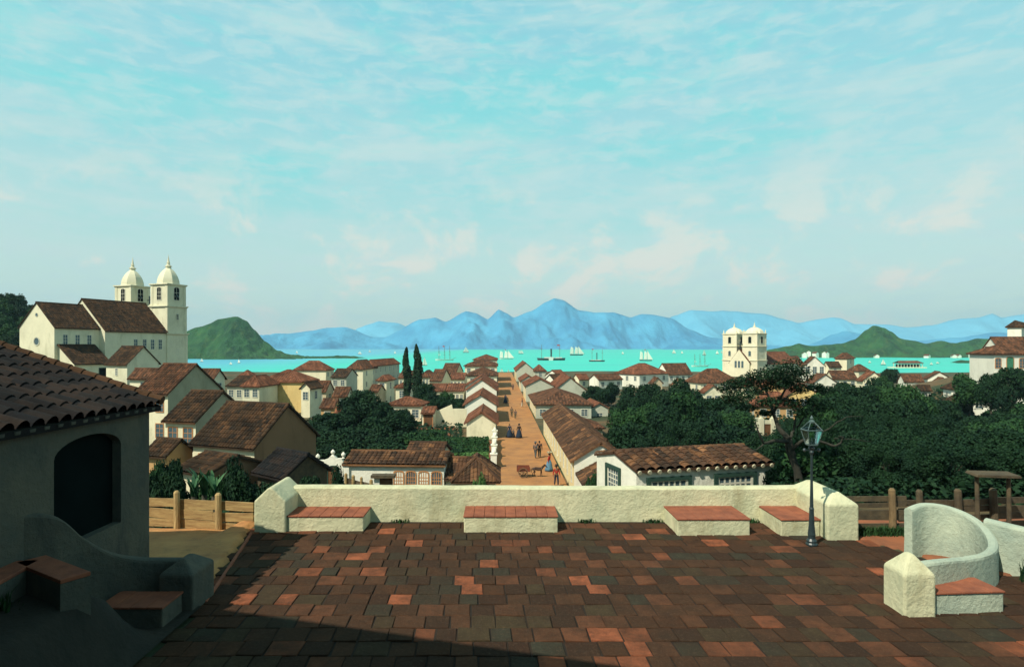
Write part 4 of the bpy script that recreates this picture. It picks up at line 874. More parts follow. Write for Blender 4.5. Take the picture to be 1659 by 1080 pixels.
# ------------------------------------------------------------------ fences and the frame gate
def fence(name, label, p0, p1, z, h, mat, postmat, posts, rows, ph=.15, boards_w=.07):
    p0, p1 = Vector(p0), Vector(p1); d = p1-p0; ln = d.length; o = thing(name, label, 'fence', (p0.x, p0.y, z), math.atan2(d.y, d.x))
    mb = MB(); bh_ = h/rows; n = max(1, round(ln/1.7))
    for j in range(rows):
        for i in range(n):
            a, e = ln*i/n, ln*(i+1)/n; z0 = j*bh_+random.uniform(0, .03); z1 = (j+1)*bh_-random.uniform(.015, .05); s0, s1 = random.uniform(-.03, .03), random.uniform(-.03, .03); y_o = random.uniform(-.012, .012)
            mb.idx([(a, y_o, z0+s0), (e-.01, y_o, z0+s1), (e-.01, y_o+.045, z0+s1), (a, y_o+.045, z0+s0), (a, y_o, z1+s0), (e-.01, y_o, z1+s1), (e-.01, y_o+.045, z1+s1), (a, y_o+.045, z1+s0)], [(0, 3, 2, 1), (4, 5, 6, 7), (0, 1, 5, 4), (1, 2, 6, 5), (2, 3, 7, 6), (3, 0, 4, 7)])
    mb.build('boards', mat, o)
    for t_ in posts:
        b_ = MB(); r = random.uniform(.09, .12); x = ln*t_
        b_.tube([(x, -.1, -.3), (x+.01, -.11, h*.5), (x-.015, -.1, h+ph), (x-.01, -.1, h+ph+.06)], [r*1.05, r, r*.92, r*.5], 9); b_.build('post', postmat, o)
    return o
random.seed(5)
fence('plank_fence', 'sunlit weathered plank fence with two rough round posts left of the terrace', (-12.0, 20.4), (-7.75, 19.5), 5.4, 1.68, WOODL, POSTM, (.38, .73), 5, .2)
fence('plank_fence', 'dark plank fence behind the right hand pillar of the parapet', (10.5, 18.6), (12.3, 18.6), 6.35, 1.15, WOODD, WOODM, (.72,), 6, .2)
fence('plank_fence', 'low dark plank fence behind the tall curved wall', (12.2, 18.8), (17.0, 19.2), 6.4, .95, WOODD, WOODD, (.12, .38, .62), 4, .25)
gt = thing('gate_frame', 'rustic timber gate frame standing before the dark wood at the right edge', 'gate', (14.6, 18.3, 6.4))
for x in (-.42, .52): b_ = MB(); b_.tube([(x, 0, -.3), (x+.01, 0, .8), (x-.01, 0, 1.78)], [.065, .06, .055], 8); b_.build('post', WOODD, gt)
b_ = MB(); b_.idx([(-.6, -.25, 1.78), (.7, -.25, 1.74), (.7, .25, 1.78), (-.6, .25, 1.82), (-.58, -.25, 1.85), (.68, -.25, 1.81), (.66, .22, 1.86), (-.55, .22, 1.89)], [(0, 3, 2, 1), (4, 5, 6, 7), (0, 1, 5, 4), (1, 2, 6, 5), (2, 3, 7, 6), (3, 0, 4, 7)]); b_.build('lintel', WOODD, gt)

# ------------------------------------------------------------------ foliage
def leafmat(name, a, b_, c3):
    m, t, b = newmat(name); g = t.nodes.new('ShaderNodeNewGeometry'); v = coords(t)
    c = mixc(t, g.outputs['Random Per Island'], a, b_); c = mixc(t, rng(t, noi(t, v, 1.3, 3, .6), .45, .7, 0, .8), c, c3)
    t.links.new(c, b.inputs['Base Color']); b.inputs['Roughness'].default_value = .75; b.inputs['Specular IOR Level'].default_value = .15; MATS[name] = m; return m
LDARK = leafmat('dark_green_leaves', (.006, .026, .011), (.014, .042, .015), (.004, .019, .013))
LMID = leafmat('mid_green_leaves', (.014, .05, .016), (.03, .078, .022), (.008, .032, .014))
LLIT = leafmat('bright_green_leaves', (.06, .15, .04), (.11, .21, .06), (.03, .09, .025))
LCYP = leafmat('cypress_leaves', (.012, .035, .018), (.025, .055, .022), (.01, .025, .016))
LAGV = leafmat('agave_leaves', (.04, .12, .06), (.08, .18, .075), (.02, .07, .04))
def leafquad(mb, p, n, s, rnd):
    n = (n+Vector((rnd.uniform(-1, 1), rnd.uniform(-1, 1), rnd.uniform(-1, 1)))*.9).normalized(); a = n.orthogonal().normalized(); a.rotate(Matrix.Rotation(rnd.random()*6.28, 3, n)); b_ = n.cross(a)
    s1 = s*rnd.uniform(.6, 1.25); s2 = s1*rnd.uniform(.5, .8)
    k = len(mb.v); mb.v.extend([tuple(p-a*s1), tuple(p-b_*s2+n*s*.15), tuple(p+a*s1), tuple(p+b_*s2+n*s*.15)]); mb.f.append((k, k+1, k+2, k+3)); mb.m.append(0); mb.u.append(None)
def crown(name, seed, nl, leaves, leaf, mat, squash=.8, rl=(.28, .46)):
    """unit crown (radius 1, base at z=0) of leaf clumps on many uneven lobes"""
    rnd = random.Random(seed); mb = MB(); lobes = []
    for i in range(nl):
        a = rnd.random()*6.283; z = rnd.random()**.8; rr_ = math.sqrt(max(0, 1-(z*1.0-.25)**2))*rnd.uniform(.35, .78)
        lobes.append((Vector((rr_*math.cos(a), rr_*math.sin(a), .25+z*1.15*squash)), rnd.uniform(*rl)))
    lobes += [(Vector((0, 0, .75*squash)), .55), (Vector((0, 0, .45)), .5)]
    for i in range(leaves):
        c, r = lobes[rnd.randrange(len(lobes))]
        d = Vector((rnd.gauss(0, 1), rnd.gauss(0, 1), rnd.gauss(.25, 1))).normalized(); r2 = r*(rnd.random()**.25)*rnd.uniform(.85, 1.12)
        leafquad(mb, c+d*r2*Vector((1, 1, .85)).length/1.7, d, leaf, rnd)
    return mb.mesh(name, mat)
CR = {k: [crown('crown', 100+i*7+j, 13+3*i, 7500, .062, mt) for i in range(3)] for j, (k, mt) in enumerate((('dark', LDARK), ('mid', LMID), ('lit', LLIT)))}
CR['fine'] = [crown('crown', 300+i*7, 26+3*i, 26000, .030, LDARK, rl=(.2, .34)) for i in range(3)]
tm = MB(); tm.tube([(0, 0, -.3), (.02, 0, .4), (-.03, .02, .9), (0, 0, 1.1)], [.09, .06, .05, .03], 7)
for a in range(5): tm.tube([(0, 0, .45+a*.08), (.25*math.cos(a*1.3), .25*math.sin(a*1.3), .8+a*.05), (.5*math.cos(a*1.3), .5*math.sin(a*1.3), 1.15)], [.04, .028, .01], 5)
TRK = tm.mesh('trunk', BARK)
random.seed(11)
def tree(label, px, top, wpx, Y, kind='dark', group=None, hz=None, name='leafy_tree', low=False):
    x = (px-CX)/F*Y; zt_ = CZ-(top-HY)/F*Y; r = wpx/2/F*Y; g = gz(x, Y); H = max(2.2, zt_-g)
    o = thing(name, label, 'tree' if not low else 'shrub', (x, Y, g), random.random()*6.28, group)
    if kind == 'dark' and Y < 53 and not low: kind = 'fine'
    ch_ = min(H*.95, max(r*1.9, H*.62)) if not low else H
    k = ch_/1.45
    link('crown', CR[kind][random.randrange(3)], o, (0, 0, H-ch_-.02), 0, (r, r, k)); link('trunk', TRK, o, (0, 0, 0), 0, (max(.8, H*.2), max(.8, H*.2), max(.5, (H-ch_*.4))*.9)); return o
# the great wood on the right
OUT = [(945, 622), (970, 618), (1000, 616), (1040, 626), (1070, 624), (1100, 612), (1130, 628), (1160, 640), (1200, 646), (1250, 650), (1300, 640), (1335, 624), (1370, 612), (1400, 616), (1430, 620), (1450, 612), (1475, 632), (1510, 640), (1540, 658), (1580, 662), (1620, 654), (1659, 650), (1720, 640)]
GW = 'trees of the dark wood on the right'; LW = 'dense dark green broadleaf tree in the wood filling the right side of the view'
rows = [(92, 0, 34), (76, 20, 40), (63, 42, 48), (52, 66, 56), (43, 92, 66), (36, 125, 80), (30, 165, 95)]
for Yr, dr, st in rows:
    px = 950+random.uniform(0, st*.5)
    while px < 1700:
        top = interp(OUT, px)+dr*(.55 if px > 1250 else 1.0)+random.uniform(-6, 10)
        xx = (px-CX)/F*Yr
        skip = (Yr < 52 and px < 1270) or (Yr < 60 and px < 1010) or (top > 735) or (Yr > 60 and 1190 < px < 1330 and top < 668) or (Yr < 34 and 1230 < px < 1330)
        if px < 1003: skip = True
        if not skip: tree(LW, px, top, st*random.uniform(1.5, 2.0), Yr+random.uniform(-3, 3), 'dark' if random.random() < .72 else 'mid', GW)
        px += st*random.uniform(.75, 1.15)
for (px, top, w, Y) in ((962, 624, 30, 128), (985, 622, 34, 124), (1005, 652, 34, 98), (1010, 690, 40, 72), (1040, 690, 60, 60), (1085, 695, 70, 58), (1130, 700, 70, 56), (1180, 690, 80, 54), (1235, 700, 80, 50), (1290, 700, 90, 46), (1360, 690, 120, 30), (1430, 700, 120, 28), (1500, 705, 130, 27), (1575, 700, 130, 27), (1650, 690, 140, 27), (1270, 735, 60, 34), (1540, 745, 110, 23.5), (1440, 750, 90, 23.5), (1640, 750, 110, 23.5)):
    tree(LW, px, top, w*1.25, Y, 'dark', GW)
for (px, top, w, Y, k, lb) in ((1572, 604, 60, 88, 'mid', 'round bushy tree under the left gable of the hilltop mansion'), (1606, 603, 46, 84, 'dark', 'dark tree directly below the green door of the hilltop mansion'), (1640, 594, 60, 84, 'dark', 'dark tree at the right edge below the hilltop mansion'), (1432, 608, 34, 120, 'mid', 'lighter round tree rising beside the bright red roofed house'), (1440, 596, 30, 170, 'dark', 'dark tree by the right bay behind the bright red roof')):
    tree(lb, px, top, w, Y, k)
# left clump
GL = 'trees of the clump between the left houses and the street'; LL = 'dense dark broadleaf tree of the clump behind the arcaded cottage'
for (px, top, w, Y, k) in ((585, 630, 62, 88, 'dark'), (610, 640, 60, 85, 'dark'), (560, 662, 60, 84, 'dark'), (530, 668, 55, 82, 'dark'), (640, 668, 55, 80, 'dark'), (655, 662, 36, 83, 'dark'), (515, 690, 50, 74, 'dark'), (548, 690, 70, 70, 'dark'), (590, 680, 80, 68, 'dark'), (630, 690, 70, 66, 'dark'), (668, 700, 60, 66, 'mid'), (535, 720, 70, 58, 'dark'), (580, 712, 80, 58, 'dark'), (625, 715, 80, 57, 'dark'), (675, 715, 70, 59, 'dark'), (712, 722, 44, 60, 'dark'), (545, 745, 60, 50, 'dark')):
    tree(LL, px, top, w*1.2, Y, k, GL)
for (px, top, w, Y, k, lb) in ((691, 620, 46, 112, 'dark', 'round dark tree at the foot of the two cypresses'), (705, 636, 44, 108, 'dark', 'dark tree left of the white garden wall behind the low red roofs'), (726, 636, 36, 112, 'mid', 'mid green tree between the dark garden tree and the white gables'), (742, 645, 40, 106, 'dark', 'dark tree tucked against the second white gabled house'), (662, 655, 0.1, 100, 'mid', 'x')):
    if w > 1: tree(lb, px, top, w, Y, k)
for (px, top, w, Y, k, lb) in ((245, 745, 40, 33, 'mid', 'low green bush beneath the small brown shed'), (275, 742, 46, 34, 'dark', 'dark shrub between the shed and the long outbuilding'), (262, 762, 60, 28, 'dark', 'dark shrub behind the left part of the sunlit plank fence'), (300, 770, 50, 27, 'dark', 'dark shrub behind the post of the sunlit plank fence'), (372, 748, 56, 30, 'dark', 'tall dark shrub against the brown earth gable'), (398, 765, 60, 27, 'dark', 'dark shrub just left of the parapet pillar'), (350, 775, 50, 27, 'mid', 'low shrub among the agave plants'), (440, 775, 60, 26, 'dark', 'dark shrub behind the left parapet pillar'), (500, 768, 50, 30, 'dark', 'dark shrub in front of the plank shed'), (540, 762, 44, 33, 'dark', 'dark shrub between the plank shed and the scrolled parapet'),
    (778, 763, 26, 40, 'lit', 'small bright bush before the white corner house'), (1262, 770, 40, 29, 'dark', 'dark bush at the right end of the near white tiled house'), (958, 770, 26, 40, 'mid', 'green bush beside the tiny tiled shed'), (985, 700, 26, 62, 'dark', 'dark bush right of the brown roofed outhouses'), (925, 612, 22, 165, 'dark', 'small tree between the grey gables of the right street row'), (408, 655, 24, 80, 'lit', 'small bright bush behind the sash windowed house')):
    tree(lb, px, top, w*1.15, Y, k, name='shrub', low=True)
# wooded hill at the far left
GF = 'trees on the wooded hill at the far left'
for i in range(34):
    px = random.uniform(-40, 78); t_ = px/70; base_top = interp([(-40, 462), (0, 467), (28, 472), (45, 484), (60, 492), (70, 512), (80, 540)], px)
    Y = random.uniform(165, 215); d = (215-Y)*1.4
    tree('dark tree on the wooded hill behind the big left church', px, base_top+d+random.uniform(0, 6), random.uniform(34, 50), Y, random.choice(('dark', 'mid')), GF)
# two cypresses
def cypress(label, px, top, base, w, Y):
    x = (px-CX)/F*Y; g = gz(x, Y); H = CZ-(top-HY)/F*Y-g; o = thing('cypress', label, 'tree', (x, Y, g), 0, 'twin cypresses')
    rnd = random.Random(px); mb = MB(); r = w/2/F*Y
    for i in range(4200):
        t_ = rnd.random(); a = rnd.random()*6.283; prof = math.sin(min(1, t_*1.25)**.6*math.pi*.5)*(1-t_)**.55*1.5
        rr_ = r*prof*(.75+.35*noise.noise(Vector((a, t_*9, px))))*rnd.uniform(.6, 1.1)
        leafquad(mb, Vector((rr_*math.cos(a)+.22*math.sin(t_*7+px), rr_*math.sin(a), H*(.12+.88*t_**.92))), Vector((math.cos(a), math.sin(a), .6)), .2, rnd)
    mb.build('crown', LCYP, o); tb = MB(); tb.tube([(0, 0, -.4), (0, 0, H*.5), (0, 0, H*.98)], [.22, .14, .02], 7); tb.build('trunk', BARK, o)
cypress('left and shorter of the two slim cypresses rising against the turquoise sea', 659, 563, 620, 17, 118)
cypress('right and taller of the two slim cypresses rising against the turquoise sea', 676, 558, 620, 20, 116)
# agave plants
def agave(label, px, py, Y, h):
    x = (px-CX)/F*Y; z = CZ-(py-HY)/F*Y; o = thing('agave', label, 'plant', (x, Y, z), 0, 'agave plants behind the sunlit fence'); rnd = random.Random(px)
    mb = MB()
    for i in range(14):
        a = rnd.random()*6.283; lean = rnd.uniform(.15, .6); L = h*rnd.uniform(.75, 1.05); w = .09; pts = [Vector((math.cos(a)*lean*L*t_*t_, math.sin(a)*lean*L*t_*t_, L*t_)) for t_ in (0, .3, .6, .85, 1)]; sd = Vector((-math.sin(a), math.cos(a), 0))
        for (p_, q_, w0, w1) in zip(pts, pts[1:], (w, w*1.3, w, w*.6), (w*1.3, w, w*.6, .005)): mb.face([p_-sd*w0, p_+sd*w0, q_+sd*w1, q_-sd*w1])
    mb.build('leaves', LAGV, o); c_ = MB(); c_.tube([(0, 0, -.8), (0, 0, .12)], [.14, .1], 8); c_.build('stem', BARK, o)
agave('tallest spiky pale green agave before the cream outbuilding end', 331, 806, 24.5, 1.25); agave('spiky agave at the left of the agave clump', 314, 808, 24, .9); agave('spiky agave at the right of the agave clump', 347, 808, 24, 1.05)
# tufts and weeds (stuff)
def tufts(name, label_, pts, n, h, mat, spread, seed):
    rnd = random.Random(seed); mb = MB()
    for i in range(n):
        c = pts[rnd.randrange(len(pts))]; x = c[0]+rnd.gauss(0, spread); y = c[1]+rnd.gauss(0, spread*.5); z = c[2]
        a = rnd.random()*6.283; L = h*rnd.uniform(.4, 1.1); ln = rnd.uniform(.1, .6); w = .012+.01*rnd.random(); sd = Vector((-math.sin(a), math.cos(a), 0)); p0 = Vector((x, y, z-.02)); p1 = p0+Vector((math.cos(a)*ln*L*.4, math.sin(a)*ln*L*.4, L*.6)); p2 = p0+Vector((math.cos(a)*ln*L, math.sin(a)*ln*L, L))
        mb.face([p0-sd*w, p0+sd*w, p1+sd*w, p1-sd*w]); mb.face([p1-sd*w, p1+sd*w, p2])
    o = mb.build(name, mat); o['kind'] = 'stuff'; return o
tufts('weeds', '', [(-12+i*.28, 20.25-i*.058, 5.52) for i in range(16)], 3200, .34, LMID, .22, 3)
tufts('weeds', '', [(13.3, 14.3, TZ), (13.1, 14.6, TZ), (12.95, 14.75, TZ), (13.4, 14.0, TZ)], 1500, .5, LDARK, .2, 4)
tufts('weeds', '', [(-9.6, 9.8, gz(-9.6, 9.8)), (-9, 10, gz(-9, 10)), (-8.6, 10.2, gz(-8.6, 10.2))], 1500, .4, LMID, .25, 5)
tufts('grass', '', [(x*.35, 19.7, TZ) for x in (-9, -2, 8, 14, 22, 23)]+[(10.6, 18.3, TZ), (11.3, 18.4, TZ)], 500, .14, LMID, .12, 6)
tufts('weeds', '', [(10.8+i*.2, 18.35, TZ) for i in range(8)], 900, .28, LMID, .15, 8)
# undergrowth below the wood and in the gardens
rnd = random.Random(44); mb = MB()
for i in range(80000):
    r_ = rnd.random()
    if r_ < .72: Y = 22+rnd.random()**1.4*105; x = Y*rnd.uniform(.19, .95); x = max(x, 11 if Y < 50 else 10)
    else: Y = 22+rnd.random()*75; x = -Y*rnd.uniform(.06, .75)
    if Y < 45 and 2 < x < 11.5: continue
    if Y < 40 and -9 < x < 0: continue
    h = rnd.random()**2*.9; leafquad(mb, Vector((x, Y, gz(x, Y)+h)), Vector((0, -.3, 1)), .05+.0030*Y, rnd)
o = mb.build('undergrowth', LDARK); o['kind'] = 'stuff'

# the spreading bare limbed tree
Yt = 27.0; ft = thing('spreading_tree', 'gnarled spreading tree with twisting bare limbs and layered dark crown beside the lamp', 'tree', (P(1300, 0, Yt).x, Yt, gz(P(1300, 0, Yt).x, Yt)))
o_ = ft.location.copy()
def q3(px, py, dy=0): return P(px, py+(9 if py < 670 else 3), Yt+dy)-o_
mb = MB()
limbs = [([(1308, 870, 0), (1300, 790, 0), (1286, 740, 0), (1278, 708, 0)], [.36, .24, .2, .18]), ([(1296, 800, .2), (1290, 760, .2), (1276, 726, .2), (1272, 700, 0)], [.2, .16, .14, .12]),
    ([(1278, 708, 0), (1262, 690, .2), (1252, 660, .5), (1244, 630, 1), (1232, 612, 1.2)], [.18, .14, .1, .07, .03]), ([(1252, 660, .5), (1262, 640, 0), (1275, 618, -.4), (1290, 600, -.8)], [.09, .07, .05, .02]),
    ([(1278, 712, 0), (1256, 710, -.5), (1238, 716, -.8), (1230, 700, -1), (1224, 682, -1)], [.13, .1, .08, .06, .02]), ([(1238, 716, -.8), (1226, 726, -.9), (1212, 728, -1)], [.05, .03, .01]),
    ([(1280, 706, 0), (1286, 694, .3), (1290, 672, .5), (1296, 655, .8), (1290, 630, 1)], [.1, .07, .05, .035, .02]), ([(1290, 690, .3), (1304, 672, 0), (1318, 650, -.3), (1330, 632, -.5)], [.06, .045, .03, .015]),
    ([(1282, 726, 0), (1298, 712, -.5), (1318, 706, -.9), (1328, 712, -1.0), (1344, 716, -1.0), (1352, 718, -1.1), (1362, 714, -1.1), (1366, 704, -1.2), (1358, 704, -1.2)], [.12, .1, .085, .08, .075, .065, .05, .035, .02]),
    ([(1330, 698, -.9), (1350, 686, -1), (1370, 672, -1.1), (1400, 665, -1.2)], [.045, .035, .025, .01]), ([(1352, 706, -1.1), (1380, 708, -1.2), (1412, 712, -1.3)], [.03, .022, .01]), ([(1244, 630, 1), (1222, 628, .6), (1206, 622, .4)], [.05, .035, .015]), ([(1262, 640, 0), (1290, 628, .6), (1316, 622, .8)], [.05, .03, .012])]
for pts, rad in limbs:
    pp = [q3(*p_) for p_ in pts]; sm = []; sr = []
    for i in range(len(pp)-1):
        for k_ in range(3): t_ = k_/3; sm.append(pp[i].lerp(pp[i+1], t_)+Vector((noise.noise(pp[i]*3+Vector((k_, 0, 0)))*.06, 0, noise.noise(pp[i]*2+Vector((0, k_, 0)))*.05))); sr.append(rad[i]*(1-t_)+rad[i+1]*t_)
    sm.append(pp[-1]); sr.append(rad[-1]); mb.tube(sm, [r_*.72 for r_ in sr], 8)
mb.build('trunk', M('dark_bark', (.05, .048, .036), (.025, .026, .02), 6, .95, .7, 14, .03), ft, smooth=True)
rnd = random.Random(9); mb = MB()
pads = [(1214, 606, 20, 9), (1235, 598, 24, 10), (1262, 592, 26, 14), (1285, 588, 22, 16), (1300, 598, 16, 12), (1196, 612, 22, 8), (1180, 620, 20, 9), (1200, 632, 26, 9), (1225, 622, 24, 9), (1250, 614, 22, 9), (1276, 612, 22, 9), (1297, 620, 18, 8), (1180, 640, 22, 8), (1210, 650, 20, 7), (1245, 642, 18, 7), (1268, 640, 20, 8), (1290, 645, 16, 8), (1318, 640, 18, 7), (1335, 622, 18, 6), (1322, 618, 14, 6), (1300, 660, 20, 7), (1330, 650, 22, 9), (1160, 648, 16, 7), (1262, 604, 22, 9), (1240, 660, 14, 5)]
for (px, py, w, h) in pads:
    dy = rnd.uniform(-1.6, 1.6); c = q3(px, py, dy); rx, rz_l = w/F*Yt, h/F*Yt
    for i in range(int(520*w/20)):
        d = Vector((rnd.gauss(0, 1), rnd.gauss(0, 1), rnd.gauss(0, 1))).normalized()*(rnd.random()**.4)
        leafquad(mb, c+Vector((d.x*rx*1.1, d.y*rx*1.1, d.z*rz_l*1.1)), Vector((0, 0, 1)), .055, rnd)
mb.build('crown', LDARK, ft)

# ------------------------------------------------------------------ gardens left of the street
struct(grid(spaced(-17, -.9, 20), spaced(58, 78, 20), lambda x, y: gz(x, y)+.05, 'garden_soil', REDS))
struct(grid(spaced(-16, -6.5, 14), spaced(78, 100, 14), lambda x, y: gz(x, y)+.05, 'garden_soil', REDS))
rnd = random.Random(3)
for i, (x0, x1, y0, h, w, lb) in enumerate(((-15, -1.1, 61, .8, 2.0, 'nearest of the low hedge rows in the red soil garden by the street'), (-14.5, -1.1, 65.5, .8, 2.1, 'second low hedge row from the front in the red soil garden'), (-14, -1.1, 70, .8, 2.1, 'third low hedge row from the front in the red soil garden'), (-13.5, -1.2, 75, 1.0, 2.6, 'fourth hedge row just below the lowest white gable'), (-15.5, -7, 82, 1.0, 3.0, 'farthest hedge row below the white garden wall'))):
    o = thing('hedge', lb, 'hedge', ((x0+x1)/2, y0, gz((x0+x1)/2, y0)), 0, 'hedge rows in the terraced garden'); mb = MB()
    for k_ in range(int(5200*(x1-x0)/13)):
        x = rnd.uniform(x0, x1)-(x0+x1)/2; u_ = rnd.random()*math.pi; hh = h*(1+.35*noise.noise(Vector((x*.6, y0, 0)))); rr_ = rnd.random()**.3
        leafquad(mb, Vector((x, math.cos(u_)*w/2*rr_, math.sin(u_)*hh*rr_)), Vector((0, math.cos(u_), math.sin(u_))), .14, rnd)
    mb.build('foliage', LMID if i != 1 else LLIT, o)
    s_ = MB()
    for k_ in range(8): xx = x0+(x1-x0)*(k_+.5)/8-(x0+x1)/2; s_.tube([(xx, 0, -.2), (xx+.05, 0, h*.6)], [.05, .03], 5)
    s_.build('stems', BARK, o)
# scalloped street wall
mb = MB(); pts = []
for i in range(61):
    y = 61+17*i/60; pts.append((y, 1.25+.32*abs(math.cos((i % 20)/20*math.pi))**1.5-.35))
sw = thing('scalloped_wall', 'white scalloped garden wall with small piers along the left edge of the street', 'wall', (-.5, 69, 0)); x0, x1 = -.17, .17
poly = [(y-69, z) for y, z in pts]
for (a, za), (b__, zb_) in zip(poly, poly[1:]):
    mb.face([(x0, a, -.5), (x0, b__, -.5), (x0, b__, zb_), (x0, a, za)][::-1]); mb.face([(x1, a, -.5), (x1, b__, -.5), (x1, b__, zb_), (x1, a, za)]); mb.face([(x0, a, za), (x1, a, za), (x1, b__, zb_), (x0, b__, zb_)][::-1])
mb.face([(x0, poly[0][0], -.5), (x1, poly[0][0], -.5), (x1, poly[0][0], poly[0][1]), (x0, poly[0][0], poly[0][1])]); mb.build('wall', WHITE, sw)
for k_ in (61, 66.6, 72.3, 77.9):
    b_ = MB(); b_.box(-.3, k_-69-.3, -.5, .3, k_-69+.3, 1.35); b_.box(-.36, k_-69-.36, 1.35, .36, k_-69+.36, 1.45); b_.lathe([(.16, 0), (.2, .15), (.08, .3), (.02, .4)], (0, k_-69, 1.45), 8); b_.build('pier', WHITE, sw)
# white yard wall with raking top
w0 = P(696, 690, 92); w1 = P(756, 688, 92); yw = thing('yard_wall', 'long white yard wall with raking top left of the white gables', 'wall', (w0.x, 92, 0)); W_l = w1.x-w0.x; mb = MB()
pr = [(0, -.3), (W_l, -.3), (W_l, CZ-.101*92), (W_l*.62, CZ-.101*92), (W_l*.60, CZ-.094*92), (0, CZ-.110*92)]
n = len(pr); mb.idx([(a, 0, b_) for a, b_ in pr]+[(a, .35, b_) for a, b_ in pr], [tuple(range(n)), tuple(reversed(range(n, 2*n)))]+[(i, n+i, n+(i+1) % n, (i+1) % n) for i in range(n)]); mb.build('wall', CREAM, yw)
# garden walls inside the wood
for (pa_, pb_, py, h, Y, lb) in ((1040, 1078, 675, 1.2, 88, 'pale garden wall glimpsed in the wood, left piece'), (1110, 1232, 678, 1.3, 84, 'long pale garden wall crossing the wood behind the spreading tree')):
    a, b_ = P(pa_, py, Y), P(pb_, py, Y); mb = MB(); o = thing('garden_wall', lb, 'wall', (a.x, Y, 0)); mb.box(0, 0, -.3, b_.x-a.x, .3, a.z); mb.box(-.06, -.06, a.z, b_.x-a.x+.06, .36, a.z+.12); mb.build('wall', PALE, o)
a = P(1233, 682, 80); gt2 = thing('garden_gateway', 'tiny pale gateway with knobbed piers inside the dark wood', 'gateway', (a.x, 80, 0)); mb = MB(); zt2 = CZ-(674-HY)/F*80
for x in (0, 1.5): mb.box(x-.28, -.28, -.3, x+.28, .28, zt2-.3); mb.lathe([(.3, 0), (.3, .1), (.15, .18), (.2, .4), (.03, .6)], (x, 0, zt2-.3), 8)
mb.box(.28, -.12, zt2-1.0, 1.22, .12, zt2-.5); mb.build('piers', PALE, gt2); mb = MB(); mb.box(.28, -.05, -.2, 1.22, .03, zt2-1.0); mb.build('gate', DOORB, gt2)
# little yard by the arcaded cottage
yd = P(627, 772, 38); yo = thing('yard_gate', 'small yard gate with white post, brown door and dark lintel before the arcaded cottage', 'gate', (yd.x, 38, 1.2)); mb = MB(); mb.box(-.78, -.1, -2, -.45, .2, 2.75); mb.build('post', WHITE, yo); mb = MB(); mb.box(-.45, -.02, -2, .35, .06, 2.7); mb.build('door', DOORB, yo); mb = MB(); mb.box(-.95, -.3, 2.75, .5, .35, 2.92); mb.build('lintel', WOODD, yo)
fe = fence('plank_fence', 'rickety brown paling fence sloping to the yard gate of the cottage', (P(562, 0, 40).x, 40), (P(606, 0, 38).x, 38), 1.6, 1.9, WOODD, WOODL, (.02, .3, .6, .95), 3, .25)

# ------------------------------------------------------------------ people
def skinned(name, verts, edges, mat, parent, sub=1):
    me = bpy.data.meshes.new(name); me.from_pydata([v_[:3] for v_ in verts], edges, [])
    o = bpy.data.objects.new(name, me); COL.objects.link(o)
    md = o.modifiers.new('s', 'SKIN'); md.use_smooth_shade = True
    for i, v_ in enumerate(verts): me.skin_vertices[0].data[i].radius = (v_[3], v_[3]*(v_[4] if len(v_) > 4 else 1))
    me.skin_vertices[0].data[0].use_root = True
    if sub: s_ = o.modifiers.new('ss', 'SUBSURF'); s_.levels = sub; s_.render_levels = sub
    bpy.context.view_layer.update(); dg = bpy.context.evaluated_depsgraph_get(); nm = bpy.data.meshes.new_from_object(o.evaluated_get(dg)); o.modifiers.clear(); o.data = nm; nm.name = name
    nm.materials.clear(); nm.materials.append(mat); nm.polygons.foreach_set('use_smooth', [True]*len(nm.polygons))
    if parent: o.parent = parent
    return o


